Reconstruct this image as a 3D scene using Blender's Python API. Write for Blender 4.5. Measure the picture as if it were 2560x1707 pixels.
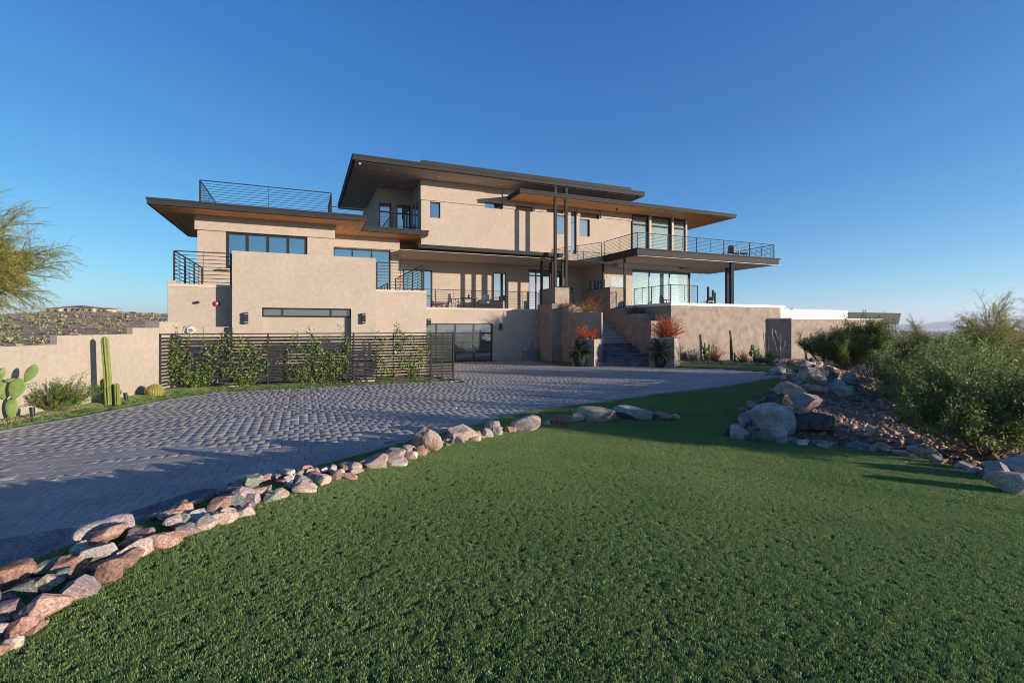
import bpy, bmesh, math, random
import numpy as np
from mathutils import Vector, geometry as mgeo
R = math.radians
sc = bpy.context.scene
for o in list(bpy.data.objects):
    bpy.data.objects.remove(o)
COL = sc.collection
# ------------------------------------------------------------------ camera
HC, F, CX, HY = 2.2, 1235.0, 1280.0, 818.0      # eye height, focal length / principal column / horizon row (photo pixels)
cam = bpy.data.cameras.new('camera')
cam.sensor_width = 36; cam.lens = 36*F/2560; cam.shift_y = -(1707/2-HY)/2560
cam.clip_start = .05; cam.clip_end = 20000
camo = bpy.data.objects.new('camera', cam); COL.objects.link(camo)
camo.location = (0, 0, HC); camo.rotation_euler = (R(90), 0, 0)
sc.camera = camo
# ------------------------------------------------------------------ sky, sun, exposure
SUN_EL, SUN_AZ = 8.0, -20.5                     # elevation; azimuth as an angle from +x
sd = Vector((math.cos(R(SUN_EL))*math.cos(R(SUN_AZ)), math.cos(R(SUN_EL))*math.sin(R(SUN_AZ)), math.sin(R(SUN_EL))))
w = bpy.data.worlds.new('World'); sc.world = w; w.use_nodes = True
nt = w.node_tree; nt.nodes.clear()
sky = nt.nodes.new('ShaderNodeTexSky'); sky.sky_type = 'NISHITA'; sky.sun_disc = False
sky.sun_elevation = R(SUN_EL); sky.sun_rotation = R(90-SUN_AZ)
sky.altitude = 700; sky.air_density = .72; sky.dust_density = .4; sky.ozone_density = 4.0
sp = nt.nodes.new('ShaderNodeSeparateColor'); cc = nt.nodes.new('ShaderNodeCombineColor')
nt.links.new(sky.outputs[0], sp.inputs[0])
for k, (gain, power) in enumerate(((.88, 1.45), (1.03, 1.0), (1.58, .6))):      # film response of the blue sky
    pw = nt.nodes.new('ShaderNodeMath'); pw.operation = 'POWER'; pw.inputs[1].default_value = power; ml = nt.nodes.new('ShaderNodeMath'); ml.operation = 'MULTIPLY'; ml.inputs[1].default_value = gain
    nt.links.new(sp.outputs[k], pw.inputs[0]); nt.links.new(pw.outputs[0], ml.inputs[0]); outs = (outs if k else [])+[ml.outputs[0]]
mn = nt.nodes.new('ShaderNodeMath'); mn.operation = 'MINIMUM'; nt.links.new(outs[0], mn.inputs[0]); nt.links.new(outs[1], mn.inputs[1])   # never redder than white
mxb = nt.nodes.new('ShaderNodeMath'); mxb.operation = 'MAXIMUM'; nt.links.new(outs[1], mxb.inputs[0]); nt.links.new(outs[2], mxb.inputs[1])
for a_, b_ in ((mn.outputs[0], 0), (outs[1], 1), (mxb.outputs[0], 2)): nt.links.new(a_, cc.inputs[b_])
bg = nt.nodes.new('ShaderNodeBackground'); bg.inputs['Strength'].default_value = .092
wo = nt.nodes.new('ShaderNodeOutputWorld')
nt.links.new(cc.outputs[0], bg.inputs[0]); nt.links.new(bg.outputs[0], wo.inputs[0])
sl = bpy.data.lights.new('sun', 'SUN'); sl.energy = 3.7; sl.angle = R(.5); sl.color = (1, .88, .74)
so = bpy.data.objects.new('sun', sl); COL.objects.link(so); so.location = (40, -15, 30)
so.rotation_euler = sd.to_track_quat('Z', 'Y').to_euler()
sc.view_settings.view_transform = 'Standard'; sc.view_settings.look = 'None'
sc.view_settings.exposure = 1.32; sc.view_settings.gamma = 1; sc.view_settings.use_curve_mapping = False
sc.cycles.use_denoising = True; sc.cycles.filter_width = 1.0
sc.cycles.max_bounces = 8; sc.cycles.transparent_max_bounces = 12
# ------------------------------------------------------------------ house frame
TH = math.atan2(1235, 2910); c_, s_ = math.cos(TH), math.sin(TH)
def W(u, v, z=0): return (u*c_-v*s_, u*s_+v*c_, z)
def UV(x, y): return (x*c_+y*s_, -x*s_+y*c_)
def onV(px, V, py=None):            # where the sight line of a photo pixel meets the vertical plane V: U (and height)
    a = (px-CX)/F; t = V/(c_-a*s_); u = t*(a*c_+s_)
    return u if py is None else (u, HC+t*(HY-py)/F)
def onU(px, U, py=None):
    a = (px-CX)/F; t = U/(a*c_+s_); v = t*(c_-a*s_)
    return v if py is None else (v, HC+t*(HY-py)/F)
def zV(px, py, V): return onV(px, V, py)[1]
def atT(px, t): return ((px-CX)/F*t, t)
# ------------------------------------------------------------------ materials
def smooth(e0, e1, x):
    t = np.clip((np.asarray(x, float)-e0)/(e1-e0), 0, 1); return t*t*(3-2*t)
MATS = {}
class NT:
    def __init__(s, name):
        s.m = bpy.data.materials.new(name); s.m.use_nodes = True; s.t = s.m.node_tree
        s.t.nodes.clear(); s.o = s.n('ShaderNodeOutputMaterial')
    def n(s, typ, **kw):
        x = s.t.nodes.new(typ)
        for k, v in kw.items():
            if k.startswith('i_'):
                x.inputs[int(k[2:]) if k[2:].isdigit() else k[2:].replace('_', ' ')].default_value = v
            else: setattr(x, k, v)
        return x
    def l(s, a, b): s.t.links.new(a, b)
def ramp(N, fac, stops):
    r = N.n('ShaderNodeValToRGB'); e = r.color_ramp.elements
    while len(e) < len(stops): e.new(.5)
    for k, (p, c) in enumerate(stops):
        e[k].position = p; e[k].color = (*c, 1) if len(c) == 3 else c
    N.l(fac, r.inputs[0]); return r.outputs[0]
def mulc(col, k): return tuple(x*k for x in col)
def mat(name, col, rough=.8, var=.25, scale=6, fine=0, bump=0, bscale=60, bdist=.01, rnd=0, island=0, col2=None, spec=.3, metal=0, stretch=None, trans=0, world=False):
    """noise-mottled principled material; rnd = brightness spread per object, island = per loose piece"""
    N = NT(name); p = N.n('ShaderNodeBsdfPrincipled')
    p.inputs['Roughness'].default_value = rough; p.inputs['Specular IOR Level'].default_value = spec; p.inputs['Metallic'].default_value = metal
    tc = N.n('ShaderNodeTexCoord'); src = N.n('ShaderNodeNewGeometry').outputs['Position'] if world else tc.outputs['Object']
    if stretch:
        mp = N.n('ShaderNodeMapping'); mp.inputs['Scale'].default_value = stretch; N.l(src, mp.inputs[0]); src = mp.outputs[0]
    nz = N.n('ShaderNodeTexNoise', i_Scale=scale, i_Detail=6.0, i_Roughness=.6); N.l(src, nz.inputs['Vector'])
    c2 = col2 or mulc(col, 1+var); c1 = mulc(col, 1-var) if not col2 else col
    out = ramp(N, nz.outputs[0], [(.3, c1), (.7, c2)])
    if fine:
        n2 = N.n('ShaderNodeTexNoise', i_Scale=scale*9, i_Detail=4.0); N.l(src, n2.inputs['Vector'])
        mx = N.n('ShaderNodeMix', data_type='RGBA', blend_type='MULTIPLY'); mx.inputs[0].default_value = 1
        N.l(out, mx.inputs[6]); N.l(ramp(N, n2.outputs[0], [(.3, (1-fine,)*3), (.7, (1+fine*.4,)*3)]), mx.inputs[7]); out = mx.outputs[2]
    if rnd or island:
        a = N.n('ShaderNodeObjectInfo').outputs['Random']
        if island:
            ad = N.n('ShaderNodeMath', operation='ADD'); N.l(a, ad.inputs[0]); N.l(N.n('ShaderNodeNewGeometry').outputs['Random Per Island'], ad.inputs[1])
            fr = N.n('ShaderNodeMath', operation='FRACT'); N.l(ad.outputs[0], fr.inputs[0]); a = fr.outputs[0]
        k = rnd or island
        mx = N.n('ShaderNodeMix', data_type='RGBA', blend_type='MULTIPLY'); mx.inputs[0].default_value = 1
        mr = N.n('ShaderNodeMapRange'); mr.inputs[3].default_value = 1-k; mr.inputs[4].default_value = 1+k; N.l(a, mr.inputs[0])
        cb = N.n('ShaderNodeCombineColor')
        for q in range(3): N.l(mr.outputs[0], cb.inputs[q])
        N.l(out, mx.inputs[6]); N.l(cb.outputs[0], mx.inputs[7]); out = mx.outputs[2]
    N.l(out, p.inputs['Base Color'])
    if bump:
        n3 = N.n('ShaderNodeTexNoise', i_Scale=bscale, i_Detail=5.0); N.l(src, n3.inputs['Vector'])
        b = N.n('ShaderNodeBump', i_Strength=bump, i_Distance=bdist); N.l(n3.outputs[0], b.inputs['Height']); N.l(b.outputs[0], p.inputs['Normal'])
    sh = p.outputs[0]
    if trans:
        tr = N.n('ShaderNodeBsdfTranslucent'); N.l(out, tr.inputs[0]); ms = N.n('ShaderNodeMixShader'); ms.inputs[0].default_value = trans
        N.l(sh, ms.inputs[1]); N.l(tr.outputs[0], ms.inputs[2]); sh = ms.outputs[0]
    N.l(sh, N.o.inputs[0]); MATS[name] = N.m; return N.m
def glassmat(name, tint, refl, clear, rcol=(.9, .95, 1)):
    """coated glazing: a mirror share that grows at grazing angles over a tinted, partly clear sheet"""
    N = NT(name); g = N.n('ShaderNodeBsdfGlossy'); g.inputs[0].default_value = (*rcol, 1); g.inputs['Roughness'].default_value = .015
    d = N.n('ShaderNodeBsdfDiffuse'); d.inputs[0].default_value = (*tint, 1)
    t = N.n('ShaderNodeBsdfTransparent'); t.inputs[0].default_value = (.78, .86, .84, 1)
    m0 = N.n('ShaderNodeMixShader'); m0.inputs[0].default_value = clear; N.l(d.outputs[0], m0.inputs[1]); N.l(t.outputs[0], m0.inputs[2])
    fr = N.n('ShaderNodeFresnel', i_IOR=1.5); mr = N.n('ShaderNodeMapRange'); mr.inputs[3].default_value = refl; mr.inputs[4].default_value = 1
    N.l(fr.outputs[0], mr.inputs[0])
    nz = N.n('ShaderNodeTexNoise', i_Scale=.7); tc = N.n('ShaderNodeTexCoord'); N.l(tc.outputs['Object'], nz.inputs['Vector'])
    b = N.n('ShaderNodeBump', i_Strength=.012, i_Distance=.02); N.l(nz.outputs[0], b.inputs['Height']); N.l(b.outputs[0], g.inputs['Normal'])
    m1 = N.n('ShaderNodeMixShader'); N.l(mr.outputs[0], m1.inputs[0]); N.l(m0.outputs[0], m1.inputs[1]); N.l(g.outputs[0], m1.inputs[2])
    N.l(m1.outputs[0], N.o.inputs[0]); MATS[name] = N.m; return N.m
M_ST = mat('stucco', (.405, .330, .264), .95, .06, .8, fine=.10, bump=.25, bscale=90, bdist=.006, spec=.1)
M_ST2 = mat('stucco_trowelled', (.235, .18, .142), .95, .22, 2.2, fine=.14, bump=.3, bscale=40, bdist=.008, spec=.1, col2=(.37, .295, .235))
M_ST3 = mat('garden_wall_stucco', (.335, .282, .225), .95, .06, .8, fine=.12, bump=.25, bscale=90, bdist=.006, spec=.1)
M_SOF = mat('soffit_paint', (.48, .385, .31), .9, .05, 1.5, bump=.1, spec=.15)
M_CAP = mat('coping', (.50, .41, .325), .85, .08, 3, fine=.06, bump=.1)
M_CAPW = mat('pale_coping', (.74, .70, .64), .8, .06, 3, fine=.05, bump=.1)
M_WHT = mat('white_render', (.74, .71, .66), .85, .12, 1.6, fine=.1, stretch=(1, 1, .25), bump=.1)
M_MET = mat('dark_metal', (.026, .024, .023), .7, .18, 3, fine=.05, spec=.18)
M_FAS = mat('fascia_metal', (.030, .028, .026), .7, .14, 2, fine=.06, spec=.18, stretch=(.3, .3, 2))
M_BLK = mat('black_metal', (.016, .016, .018), .45, .1, 3, spec=.4)
M_COL = mat('blue_black_steel', (.030, .036, .048), .9, .1, 3, spec=.05)
M_WOOD = mat('cedar_plank', (.82, .37, .10), .55, .2, 1.3, fine=.18, rnd=.2, stretch=(1.2, 22, 12), bump=.08)
M_WOODV = mat('cedar_plank_cross', (.82, .37, .10), .55, .2, 1.3, fine=.18, rnd=.2, stretch=(22, 1.2, 12), bump=.08)
M_GL = glassmat('window_glass', (.010, .016, .022), .40, .0)
M_GLC = glassmat('room_glass', (.13, .17, .155), .24, .55, (.80, .95, .92))
M_GLG = glassmat('garage_glass', (.075, .090, .090), .07, .0)
M_GLR = glassmat('clear_glass', (.5, .55, .55), .12, .80)
M_FL = mat('terrace_floor', (.42, .37, .32), .8, .1, 2)
M_INT = mat('interior_paint', (.55, .55, .48), .9, .05, 2)
M_DOOR = mat('door_paint', (.40, .345, .295), .6, .04, 2)
M_PLATE = mat('light_trim', (.55, .54, .52), .5, .03, 5)
M_PAV = mat('paver_concrete', (.335, .298, .262), .8, .16, 1.1, fine=.16, island=.07, world=True, bump=.2, bscale=120, bdist=.004, spec=.35)
M_PAVB = mat('paver_border', (.25, .245, .25), .8, .12, 2, fine=.2, island=.1, world=True, bump=.2, bscale=120, bdist=.004)
M_BED = mat('joint_sand', (.10, .085, .075), .95, .2, 20)
M_STEPB = mat('slate_tile', (.12, .135, .155), .6, .2, 5, island=.45, fine=.15, bump=.2)
M_STEP = mat('step_stone', (.27, .28, .285), .8, .08, 4, fine=.06)
M_TURF0 = mat('turf_base', (.045, .070, .024), .95, .2, 4, spec=.05)
M_TURF = mat('turf_blade', (.175, .265, .080), .55, .3, .55, island=.5, spec=.3, trans=.3, col2=(.260, .345, .120), world=True)
M_THATCH = mat('turf_thatch', (.30, .22, .11), .9, .2, 4)
M_DIRT = mat('desert_soil', (.25, .155, .11), .95, .3, .35, fine=.3, bump=.5, bscale=9, bdist=.05)
M_GRAV = mat('red_gravel', (.28, .165, .125), .92, .3, 30, island=.5, col2=(.40, .28, .22))
M_HILL = mat('hill_soil', (.50, .27, .15), .95, .35, .06, fine=.35, bump=.4, bscale=.8, bdist=.6)
M_HILLV = mat('hill_scrub', (.16, .155, .075), .9, .3, .2, island=.45, col2=(.25, .225, .11))
M_MTN = mat('mountain_rock', (.16, .13, .11), .95, .3, .004, bump=.3, bscale=.01, bdist=20)
def rockmat(name, a, b, c, sc_=5):
    N = NT(name); p = N.n('ShaderNodeBsdfPrincipled', i_Roughness=.92); p.inputs['Specular IOR Level'].default_value = .10
    tc = N.n('ShaderNodeTexCoord'); oi = N.n('ShaderNodeObjectInfo'); ad = N.n('ShaderNodeVectorMath', operation='ADD')
    sc2 = N.n('ShaderNodeVectorMath', operation='SCALE'); sc2.inputs['Scale'].default_value = 37.0
    cb = N.n('ShaderNodeCombineXYZ')
    for q in range(3): N.l(oi.outputs['Random'], cb.inputs[q])
    N.l(cb.outputs[0], sc2.inputs[0]); N.l(oi.outputs['Location'], ad.inputs[0]); N.l(sc2.outputs[0], ad.inputs[1])
    a2 = N.n('ShaderNodeVectorMath', operation='ADD'); N.l(ad.outputs[0], a2.inputs[0])
    geo = N.n('ShaderNodeNewGeometry'); sub = N.n('ShaderNodeVectorMath', operation='SUBTRACT'); N.l(geo.outputs['Position'], sub.inputs[0]); N.l(oi.outputs['Location'], sub.inputs[1]); N.l(sub.outputs[0], a2.inputs[1])
    n1 = N.n('ShaderNodeTexNoise', i_Scale=sc_, i_Detail=8.0, i_Roughness=.65); N.l(a2.outputs[0], n1.inputs['Vector'])
    o1 = ramp(N, n1.outputs[0], [(.32, a), (.5, b), (.68, c)])
    n2 = N.n('ShaderNodeTexNoise', i_Scale=sc_*14, i_Detail=4.0); N.l(a2.outputs[0], n2.inputs['Vector'])
    mx = N.n('ShaderNodeMix', data_type='RGBA', blend_type='MULTIPLY'); mx.inputs[0].default_value = 1
    N.l(o1, mx.inputs[6]); N.l(ramp(N, n2.outputs[0], [(.35, (.62, .62, .62)), (.62, (1.22, 1.2, 1.18))]), mx.inputs[7])
    hsv = N.n('ShaderNodeHueSaturation'); mr = N.n('ShaderNodeMapRange'); mr.inputs[3].default_value = .72; mr.inputs[4].default_value = 1.2; N.l(oi.outputs['Random'], mr.inputs[0])
    N.l(mr.outputs[0], hsv.inputs['Value']); N.l(mx.outputs[2], hsv.inputs['Color']); N.l(hsv.outputs[0], p.inputs['Base Color'])
    n3 = N.n('ShaderNodeTexNoise', i_Scale=sc_*3.5, i_Detail=9.0, i_Roughness=.7); N.l(a2.outputs[0], n3.inputs['Vector'])
    b = N.n('ShaderNodeBump', i_Strength=.7, i_Distance=.04); N.l(n3.outputs[0], b.inputs['Height']); N.l(b.outputs[0], p.inputs['Normal'])
    N.l(p.outputs[0], N.o.inputs[0]); MATS[name] = N.m; return N.m
RK_TAN = rockmat('rock_tan', (.32, .215, .16), (.48, .365, .29), (.58, .49, .42))
RK_RED = rockmat('rock_red', (.20, .105, .082), (.34, .20, .15), (.46, .31, .245))
RK_GRY = rockmat('rock_grey', (.24, .205, .19), (.40, .35, .32), (.54, .49, .45))
RK_PUR = rockmat('rock_purple', (.22, .155, .155), (.33, .245, .24), (.44, .36, .34))
RK_GRN = rockmat('rock_green', (.12, .13, .115), (.21, .225, .19), (.34, .35, .30))
RK_DRK = rockmat('rock_dark', (.045, .045, .035), (.10, .10, .08), (.20, .185, .15), 8)
M_LEAF = mat('creosote_leaf', (.115, .160, .036), .55, .3, 1.5, island=.55, spec=.25, trans=.35, col2=(.225, .265, .085))
M_LEAFD = mat('dark_leaf', (.075, .115, .024), .6, .3, 2, island=.5, spec=.2, trans=.35, col2=(.165, .205, .052))
M_LEAFY = mat('yellow_green_leaf', (.26, .255, .055), .6, .3, 2, island=.4, trans=.35, col2=(.38, .34, .085))
M_LEAFV = mat('vine_leaf', (.085, .150, .026), .4, .3, 5, island=.5, spec=.5, trans=.3, col2=(.230, .290, .075))
M_LEAFS = mat('sprig_leaf', (.125, .160, .030), .5, .3, 4, island=.4, trans=.25)
M_LEAFG = mat('bright_shrub_leaf', (.060, .135, .022), .5, .25, 4, island=.4, trans=.2)
M_TWIG = mat('twig_bark', (.165, .125, .095), .9, .25, 8)
M_TWIGG = mat('green_bark', (.125, .135, .045), .8, .2, 8)
M_REDF = mat('red_blossom', (.60, .060, .028), .6, .3, 10, island=.5, trans=.3)
M_STEMG = mat('stalk_green', (.11, .145, .04), .7, .25, 6, island=.4, trans=.2)
M_CACT = mat('column_cactus_skin', (.165, .190, .045), .7, .2, 5, fine=.1)
M_CACTD = mat('dark_cactus_skin', (.055, .080, .026), .7, .2, 5, fine=.1)
M_LED = mat('white_trim', (.85, .84, .80), .5, .02, 5)
M_BARR = mat('barrel_cactus_skin', (.20, .19, .05), .8, .2, 6)
M_SPINE = mat('yellow_spine', (.46, .34, .11), .7, .2, 6)
M_FROND = mat('sago_frond', (.026, .062, .020), .38, .25, 3, spec=.6, island=.3)
M_POT = mat('black_pot', (.018, .018, .02), .4, .1, 4, spec=.5)
M_SUCC = mat('grey_succulent', (.30, .36, .33), .6, .15, 5, island=.3)
M_RED = mat('red_enamel', (.35, .012, .015), .35, .1, 5, spec=.5)
M_GREYM = mat('grey_enamel', (.20, .20, .205), .5, .1, 4)
M_FAB = mat('pale_fabric', (.55, .52, .48), .9, .08, 10)
M_CUSH = mat('grey_fabric', (.16, .16, .175), .9, .1, 10)
M_TILE = mat('clay_roof_tile', (.27, .155, .10), .85, .2, .6, fine=.2)
M_ADOBE = mat('adobe_wall', (.44, .33, .22), .9, .12, .3)
M_DKWIN = mat('dark_opening', (.03, .027, .025), .6, .1, 1)

def pearmat(name, base, edge):
    """cactus joint: waxy green with rows of small pale areoles"""
    N = NT(name); p = N.n('ShaderNodeBsdfPrincipled', i_Roughness=.55); p.inputs['Specular IOR Level'].default_value = .3; tc = N.n('ShaderNodeTexCoord')
    v = N.n('ShaderNodeTexVoronoi', i_Scale=17.0); v.inputs['Randomness'].default_value = .35; N.l(tc.outputs['Object'], v.inputs['Vector'])
    dots = ramp(N, v.outputs['Distance'], [(.10, (1, 1, 1)), (.17, (0, 0, 0))]); nz = N.n('ShaderNodeTexNoise', i_Scale=5.0, i_Detail=6.0); N.l(tc.outputs['Object'], nz.inputs['Vector'])
    c = ramp(N, nz.outputs[0], [(.32, mulc(base, .72)), (.55, base), (.75, edge)]); mx = N.n('ShaderNodeMix', data_type='RGBA'); N.l(dots, mx.inputs[0]); N.l(c, mx.inputs[6]); mx.inputs[7].default_value = (.34, .30, .12, 1)
    N.l(mx.outputs[2], p.inputs['Base Color']); b = N.n('ShaderNodeBump', i_Strength=.5, i_Distance=.006); N.l(dots, b.inputs['Height']); N.l(b.outputs[0], p.inputs['Normal']); N.l(p.outputs[0], N.o.inputs[0]); return N.m
M_PEAR = pearmat('prickly_pear_skin', (.150, .220, .060), (.24, .27, .095)); M_PEARD = pearmat('blue_prickly_pear_skin', (.085, .140, .062), (.14, .19, .085))
# ------------------------------------------------------------------ mesh helpers
ROOT = {}                                        # root location of every thing, by object name
def tag(o, label=None, cat=None, group=None, kind=None):
    if label: o['label'] = label
    if cat: o['category'] = cat
    if group: o['group'] = group
    if kind: o['kind'] = kind
    return o
def thing(name, loc, label, cat, group=None, rz=0):
    o = bpy.data.objects.new(name, None); COL.objects.link(o); o.location = loc; o.rotation_euler.z = rz
    o.empty_display_size = .2
    ROOT[o.name] = Vector(loc); return tag(o, label, cat, group)
def rootloc(o):
    while o.parent: o = o.parent
    return ROOT.get(o.name, Vector((0, 0, 0)))
def mesh(name, v, f, m, smoothf=False):
    me = bpy.data.meshes.new(name); me.from_pydata([tuple(p) for p in v], [], [tuple(p) for p in f]); me.update()
    for k in (m if isinstance(m, (list, tuple)) else [m]): me.materials.append(k)
    if smoothf: me.shade_smooth()
    return me
def put(name, v, f, m, parent=None, local=False, smoothf=False, bevel=0, loc=None):
    """one mesh object; v in world metres (or in the thing's own frame when local)"""
    v = np.asarray(v, float).reshape(-1, 3)
    if parent is not None:
        if not local: v = v-np.array(rootloc(parent))
        o = bpy.data.objects.new(name, mesh(name, v, f, m, smoothf)); o.parent = parent
    else:
        if loc is None:
            loc = ((v[:, 0].min()+v[:, 0].max())/2, (v[:, 1].min()+v[:, 1].max())/2, v[:, 2].min()) if not local else (0, 0, 0)
        if not local: v = v-np.array(loc)
        o = bpy.data.objects.new(name, mesh(name, v, f, m, smoothf)); o.location = loc; ROOT[o.name] = Vector(loc)
    COL.objects.link(o)
    if parent is None: ROOT[o.name] = Vector(o.location)
    if bevel:
        b = o.modifiers.new('edge', 'BEVEL'); b.width = bevel; b.segments = 2; b.limit_method = 'ANGLE'; b.angle_limit = R(40)
    return o
def fastmesh(name, v, quads, m, smoothf=False, nper=4):
    """large meshes straight from arrays (all faces with nper corners)"""
    v = np.asarray(v, np.float32).reshape(-1, 3); q = np.asarray(quads, np.int32).reshape(-1, nper)
    me = bpy.data.meshes.new(name); me.vertices.add(len(v)); me.vertices.foreach_set('co', v.ravel())
    me.loops.add(q.size); me.loops.foreach_set('vertex_index', q.ravel())
    me.polygons.add(len(q)); me.polygons.foreach_set('loop_start', np.arange(0, q.size, nper, dtype=np.int32))
    me.update(calc_edges=True); me.validate()
    for k in (m if isinstance(m, (list, tuple)) else [m]): me.materials.append(k)
    if smoothf: me.shade_smooth()
    return me
def putfast(name, v, q, m, parent=None, loc=None, smoothf=False, nper=4):
    v = np.asarray(v, float).reshape(-1, 3)
    off = np.array(rootloc(parent)) if parent is not None else np.array(loc if loc is not None else (0, 0, 0))
    o = bpy.data.objects.new(name, fastmesh(name, v-off, q, m, smoothf, nper)); COL.objects.link(o)
    if parent is not None: o.parent = parent
    else: o.location = off; ROOT[o.name] = Vector(off)
    return o
def copy_tree(o, parent=None, name=None):
    c = o.copy(); COL.objects.link(c); c.parent = parent
    for ch in list(o.children): copy_tree(ch, c)
    return c
class MB:
    """collects shapes; frame 'uv' = house axes, 'w' = world axes"""
    def __init__(s, frame='uv'): s.v = []; s.f = []; s.fr = frame
    def pts(s, P):
        n = len(s.v); s.v += [tuple(p) for p in P]; return n
    def box(s, u0, u1, v0, v1, z0, z1):
        n = s.pts([(u0, v0, z0), (u1, v0, z0), (u1, v1, z0), (u0, v1, z0), (u0, v0, z1), (u1, v0, z1), (u1, v1, z1), (u0, v1, z1)])
        s.f += [(n+a, n+b, n+c, n+d) for a, b, c, d in ((0, 3, 2, 1), (4, 5, 6, 7), (0, 1, 5, 4), (1, 2, 6, 5), (2, 3, 7, 6), (3, 0, 4, 7))]; return s
    def prism(s, poly, z0, z1):
        k = len(poly); n = s.pts([(*p, z0) for p in poly]+[(*p, z1) for p in poly])
        s.f.append(tuple(n+k-1-i for i in range(k))); s.f.append(tuple(n+k+i for i in range(k)))
        s.f += [(n+i, n+(i+1) % k, n+k+(i+1) % k, n+k+i) for i in range(k)]; return s
    def face(s, P):
        n = s.pts(P); s.f.append(tuple(range(n, n+len(P)))); return s
    def tube(s, p, q, r, k=6, r2=None):
        p, q = Vector(p), Vector(q); d = (q-p).normalized(); a = d.orthogonal().normalized(); b = d.cross(a); r2 = r if r2 is None else r2
        n = s.pts([p+(a*math.cos(i*2*math.pi/k)+b*math.sin(i*2*math.pi/k))*r for i in range(k)]+[q+(a*math.cos(i*2*math.pi/k)+b*math.sin(i*2*math.pi/k))*r2 for i in range(k)])
        s.f += [(n+i, n+(i+1) % k, n+k+(i+1) % k, n+k+i) for i in range(k)]
        s.f.append(tuple(n+k-1-i for i in range(k))); s.f.append(tuple(n+k+i for i in range(k))); return s
    def bar(s, p, q, w, h):
        """square bar from p to q, w across, h upright"""
        p, q = Vector(p), Vector(q); d = (q-p).normalized()
        a = d.cross(Vector((0, 0, 1))); a = a.normalized() if a.length > 1e-4 else Vector((1, 0, 0)); b = a.cross(d)
        C8 = [p+a*x*w/2+b*y*h/2 for x, y in ((-1, -1), (1, -1), (1, 1), (-1, 1))]+[q+a*x*w/2+b*y*h/2 for x, y in ((-1, -1), (1, -1), (1, 1), (-1, 1))]
        n = s.pts(C8); s.f += [(n+i, n+(i+1) % 4, n+4+(i+1) % 4, n+4+i) for i in range(4)]+[(n+3, n+2, n+1, n), (n+4, n+5, n+6, n+7)]; return s
    def lathe(s, prof, k=16, cx=0, cy=0):
        n = s.pts([(cx+r*math.cos(i*2*math.pi/k), cy+r*math.sin(i*2*math.pi/k), z) for r, z in prof for i in range(k)])
        for j in range(len(prof)-1):
            s.f += [(n+j*k+i, n+j*k+(i+1) % k, n+(j+1)*k+(i+1) % k, n+(j+1)*k+i) for i in range(k)]
        s.f.append(tuple(n+k-1-i for i in range(k))); s.f.append(tuple(n+(len(prof)-1)*k+i for i in range(k))); return s
    def world(s): return [W(*p) for p in s.v] if s.fr == 'uv' else s.v
    def build(s, name, m, parent=None, bevel=0, local=False, smoothf=False, loc=None):
        return put(name, s.world(), s.f, m, parent, local, smoothf, bevel, loc)
def wallgrid(u0, u1, z0, z1, v0, thick, holes, reveal=.16):
    """a wall face at V=v0 with openings (ua,ub,za,zb[,depth]); reveals run back into the wall"""
    b = MB(); us = sorted({u0, u1, *[h[0] for h in holes], *[h[1] for h in holes]}); zs = sorted({z0, z1, *[h[2] for h in holes], *[h[3] for h in holes]})
    us = [u for u in us if u0 <= u <= u1]; zs = [z for z in zs if z0 <= z <= z1]
    inh = lambda u, z: any(h[0] < u < h[1] and h[2] < z < h[3] for h in holes)
    for i in range(len(us)-1):
        for j in range(len(zs)-1):
            if not inh((us[i]+us[i+1])/2, (zs[j]+zs[j+1])/2):
                b.face([(us[i], v0, zs[j]), (us[i+1], v0, zs[j]), (us[i+1], v0, zs[j+1]), (us[i], v0, zs[j+1])])
    for h in holes:
        a, c, e, g = h[:4]; d = h[4] if len(h) > 4 else reveal
        b.face([(a, v0, e), (a, v0, g), (a, v0+d, g), (a, v0+d, e)]); b.face([(c, v0, g), (c, v0, e), (c, v0+d, e), (c, v0+d, g)])
        b.face([(a, v0, g), (c, v0, g), (c, v0+d, g), (a, v0+d, g)]); b.face([(a, v0, e), (a, v0+d, e), (c, v0+d, e), (c, v0, e)])
    t = v0+thick
    b.face([(u0, v0, z0), (u0, v0, z1), (u0, t, z1), (u0, t, z0)]); b.face([(u1, v0, z1), (u1, v0, z0), (u1, t, z0), (u1, t, z1)])
    b.face([(u0, v0, z1), (u1, v0, z1), (u1, t, z1), (u0, t, z1)]); b.face([(u0, v0, z0), (u0, t, z0), (u1, t, z0), (u1, v0, z0)])
    return b
def window(par, u0, u1, z0, z1, v, muls=(), trs=(), fw=.055, glass=None, fm=None, name='window', fd=.07):
    """glazed opening at depth V=v: frame object with its panes as sub-parts"""
    fm = fm or M_BLK; glass = glass or M_GL
    f = MB(); f.box(u0, u0+fw, v-fd, v+.01, z0, z1); f.box(u1-fw, u1, v-fd, v+.01, z0, z1)
    f.box(u0+fw, u1-fw, v-fd, v+.01, z1-fw, z1); f.box(u0+fw, u1-fw, v-fd, v+.01, z0, z0+fw)
    for m in muls: f.box(m-fw/2, m+fw/2, v-fd*.9, v+.008, z0+fw, z1-fw)
    for t in trs:
        e = [u0+fw, *[x for m in muls for x in (m-fw/2, m+fw/2)], u1-fw]
        for k in range(0, len(e), 2): f.box(e[k], e[k+1], v-fd*.8, v+.006, t-fw/2, t+fw/2)
    fo = f.build(name, fm, par)
    ue = [u0+fw/2, *muls, u1-fw/2]; ze = [z0+fw/2, *trs, z1-fw/2]
    for i in range(len(ue)-1):
        for j in range(len(ze)-1):
            MB().box(ue[i], ue[i+1], v-.022, v-.010, ze[j], ze[j+1]).build('pane', glass, fo)
    return fo
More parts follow.
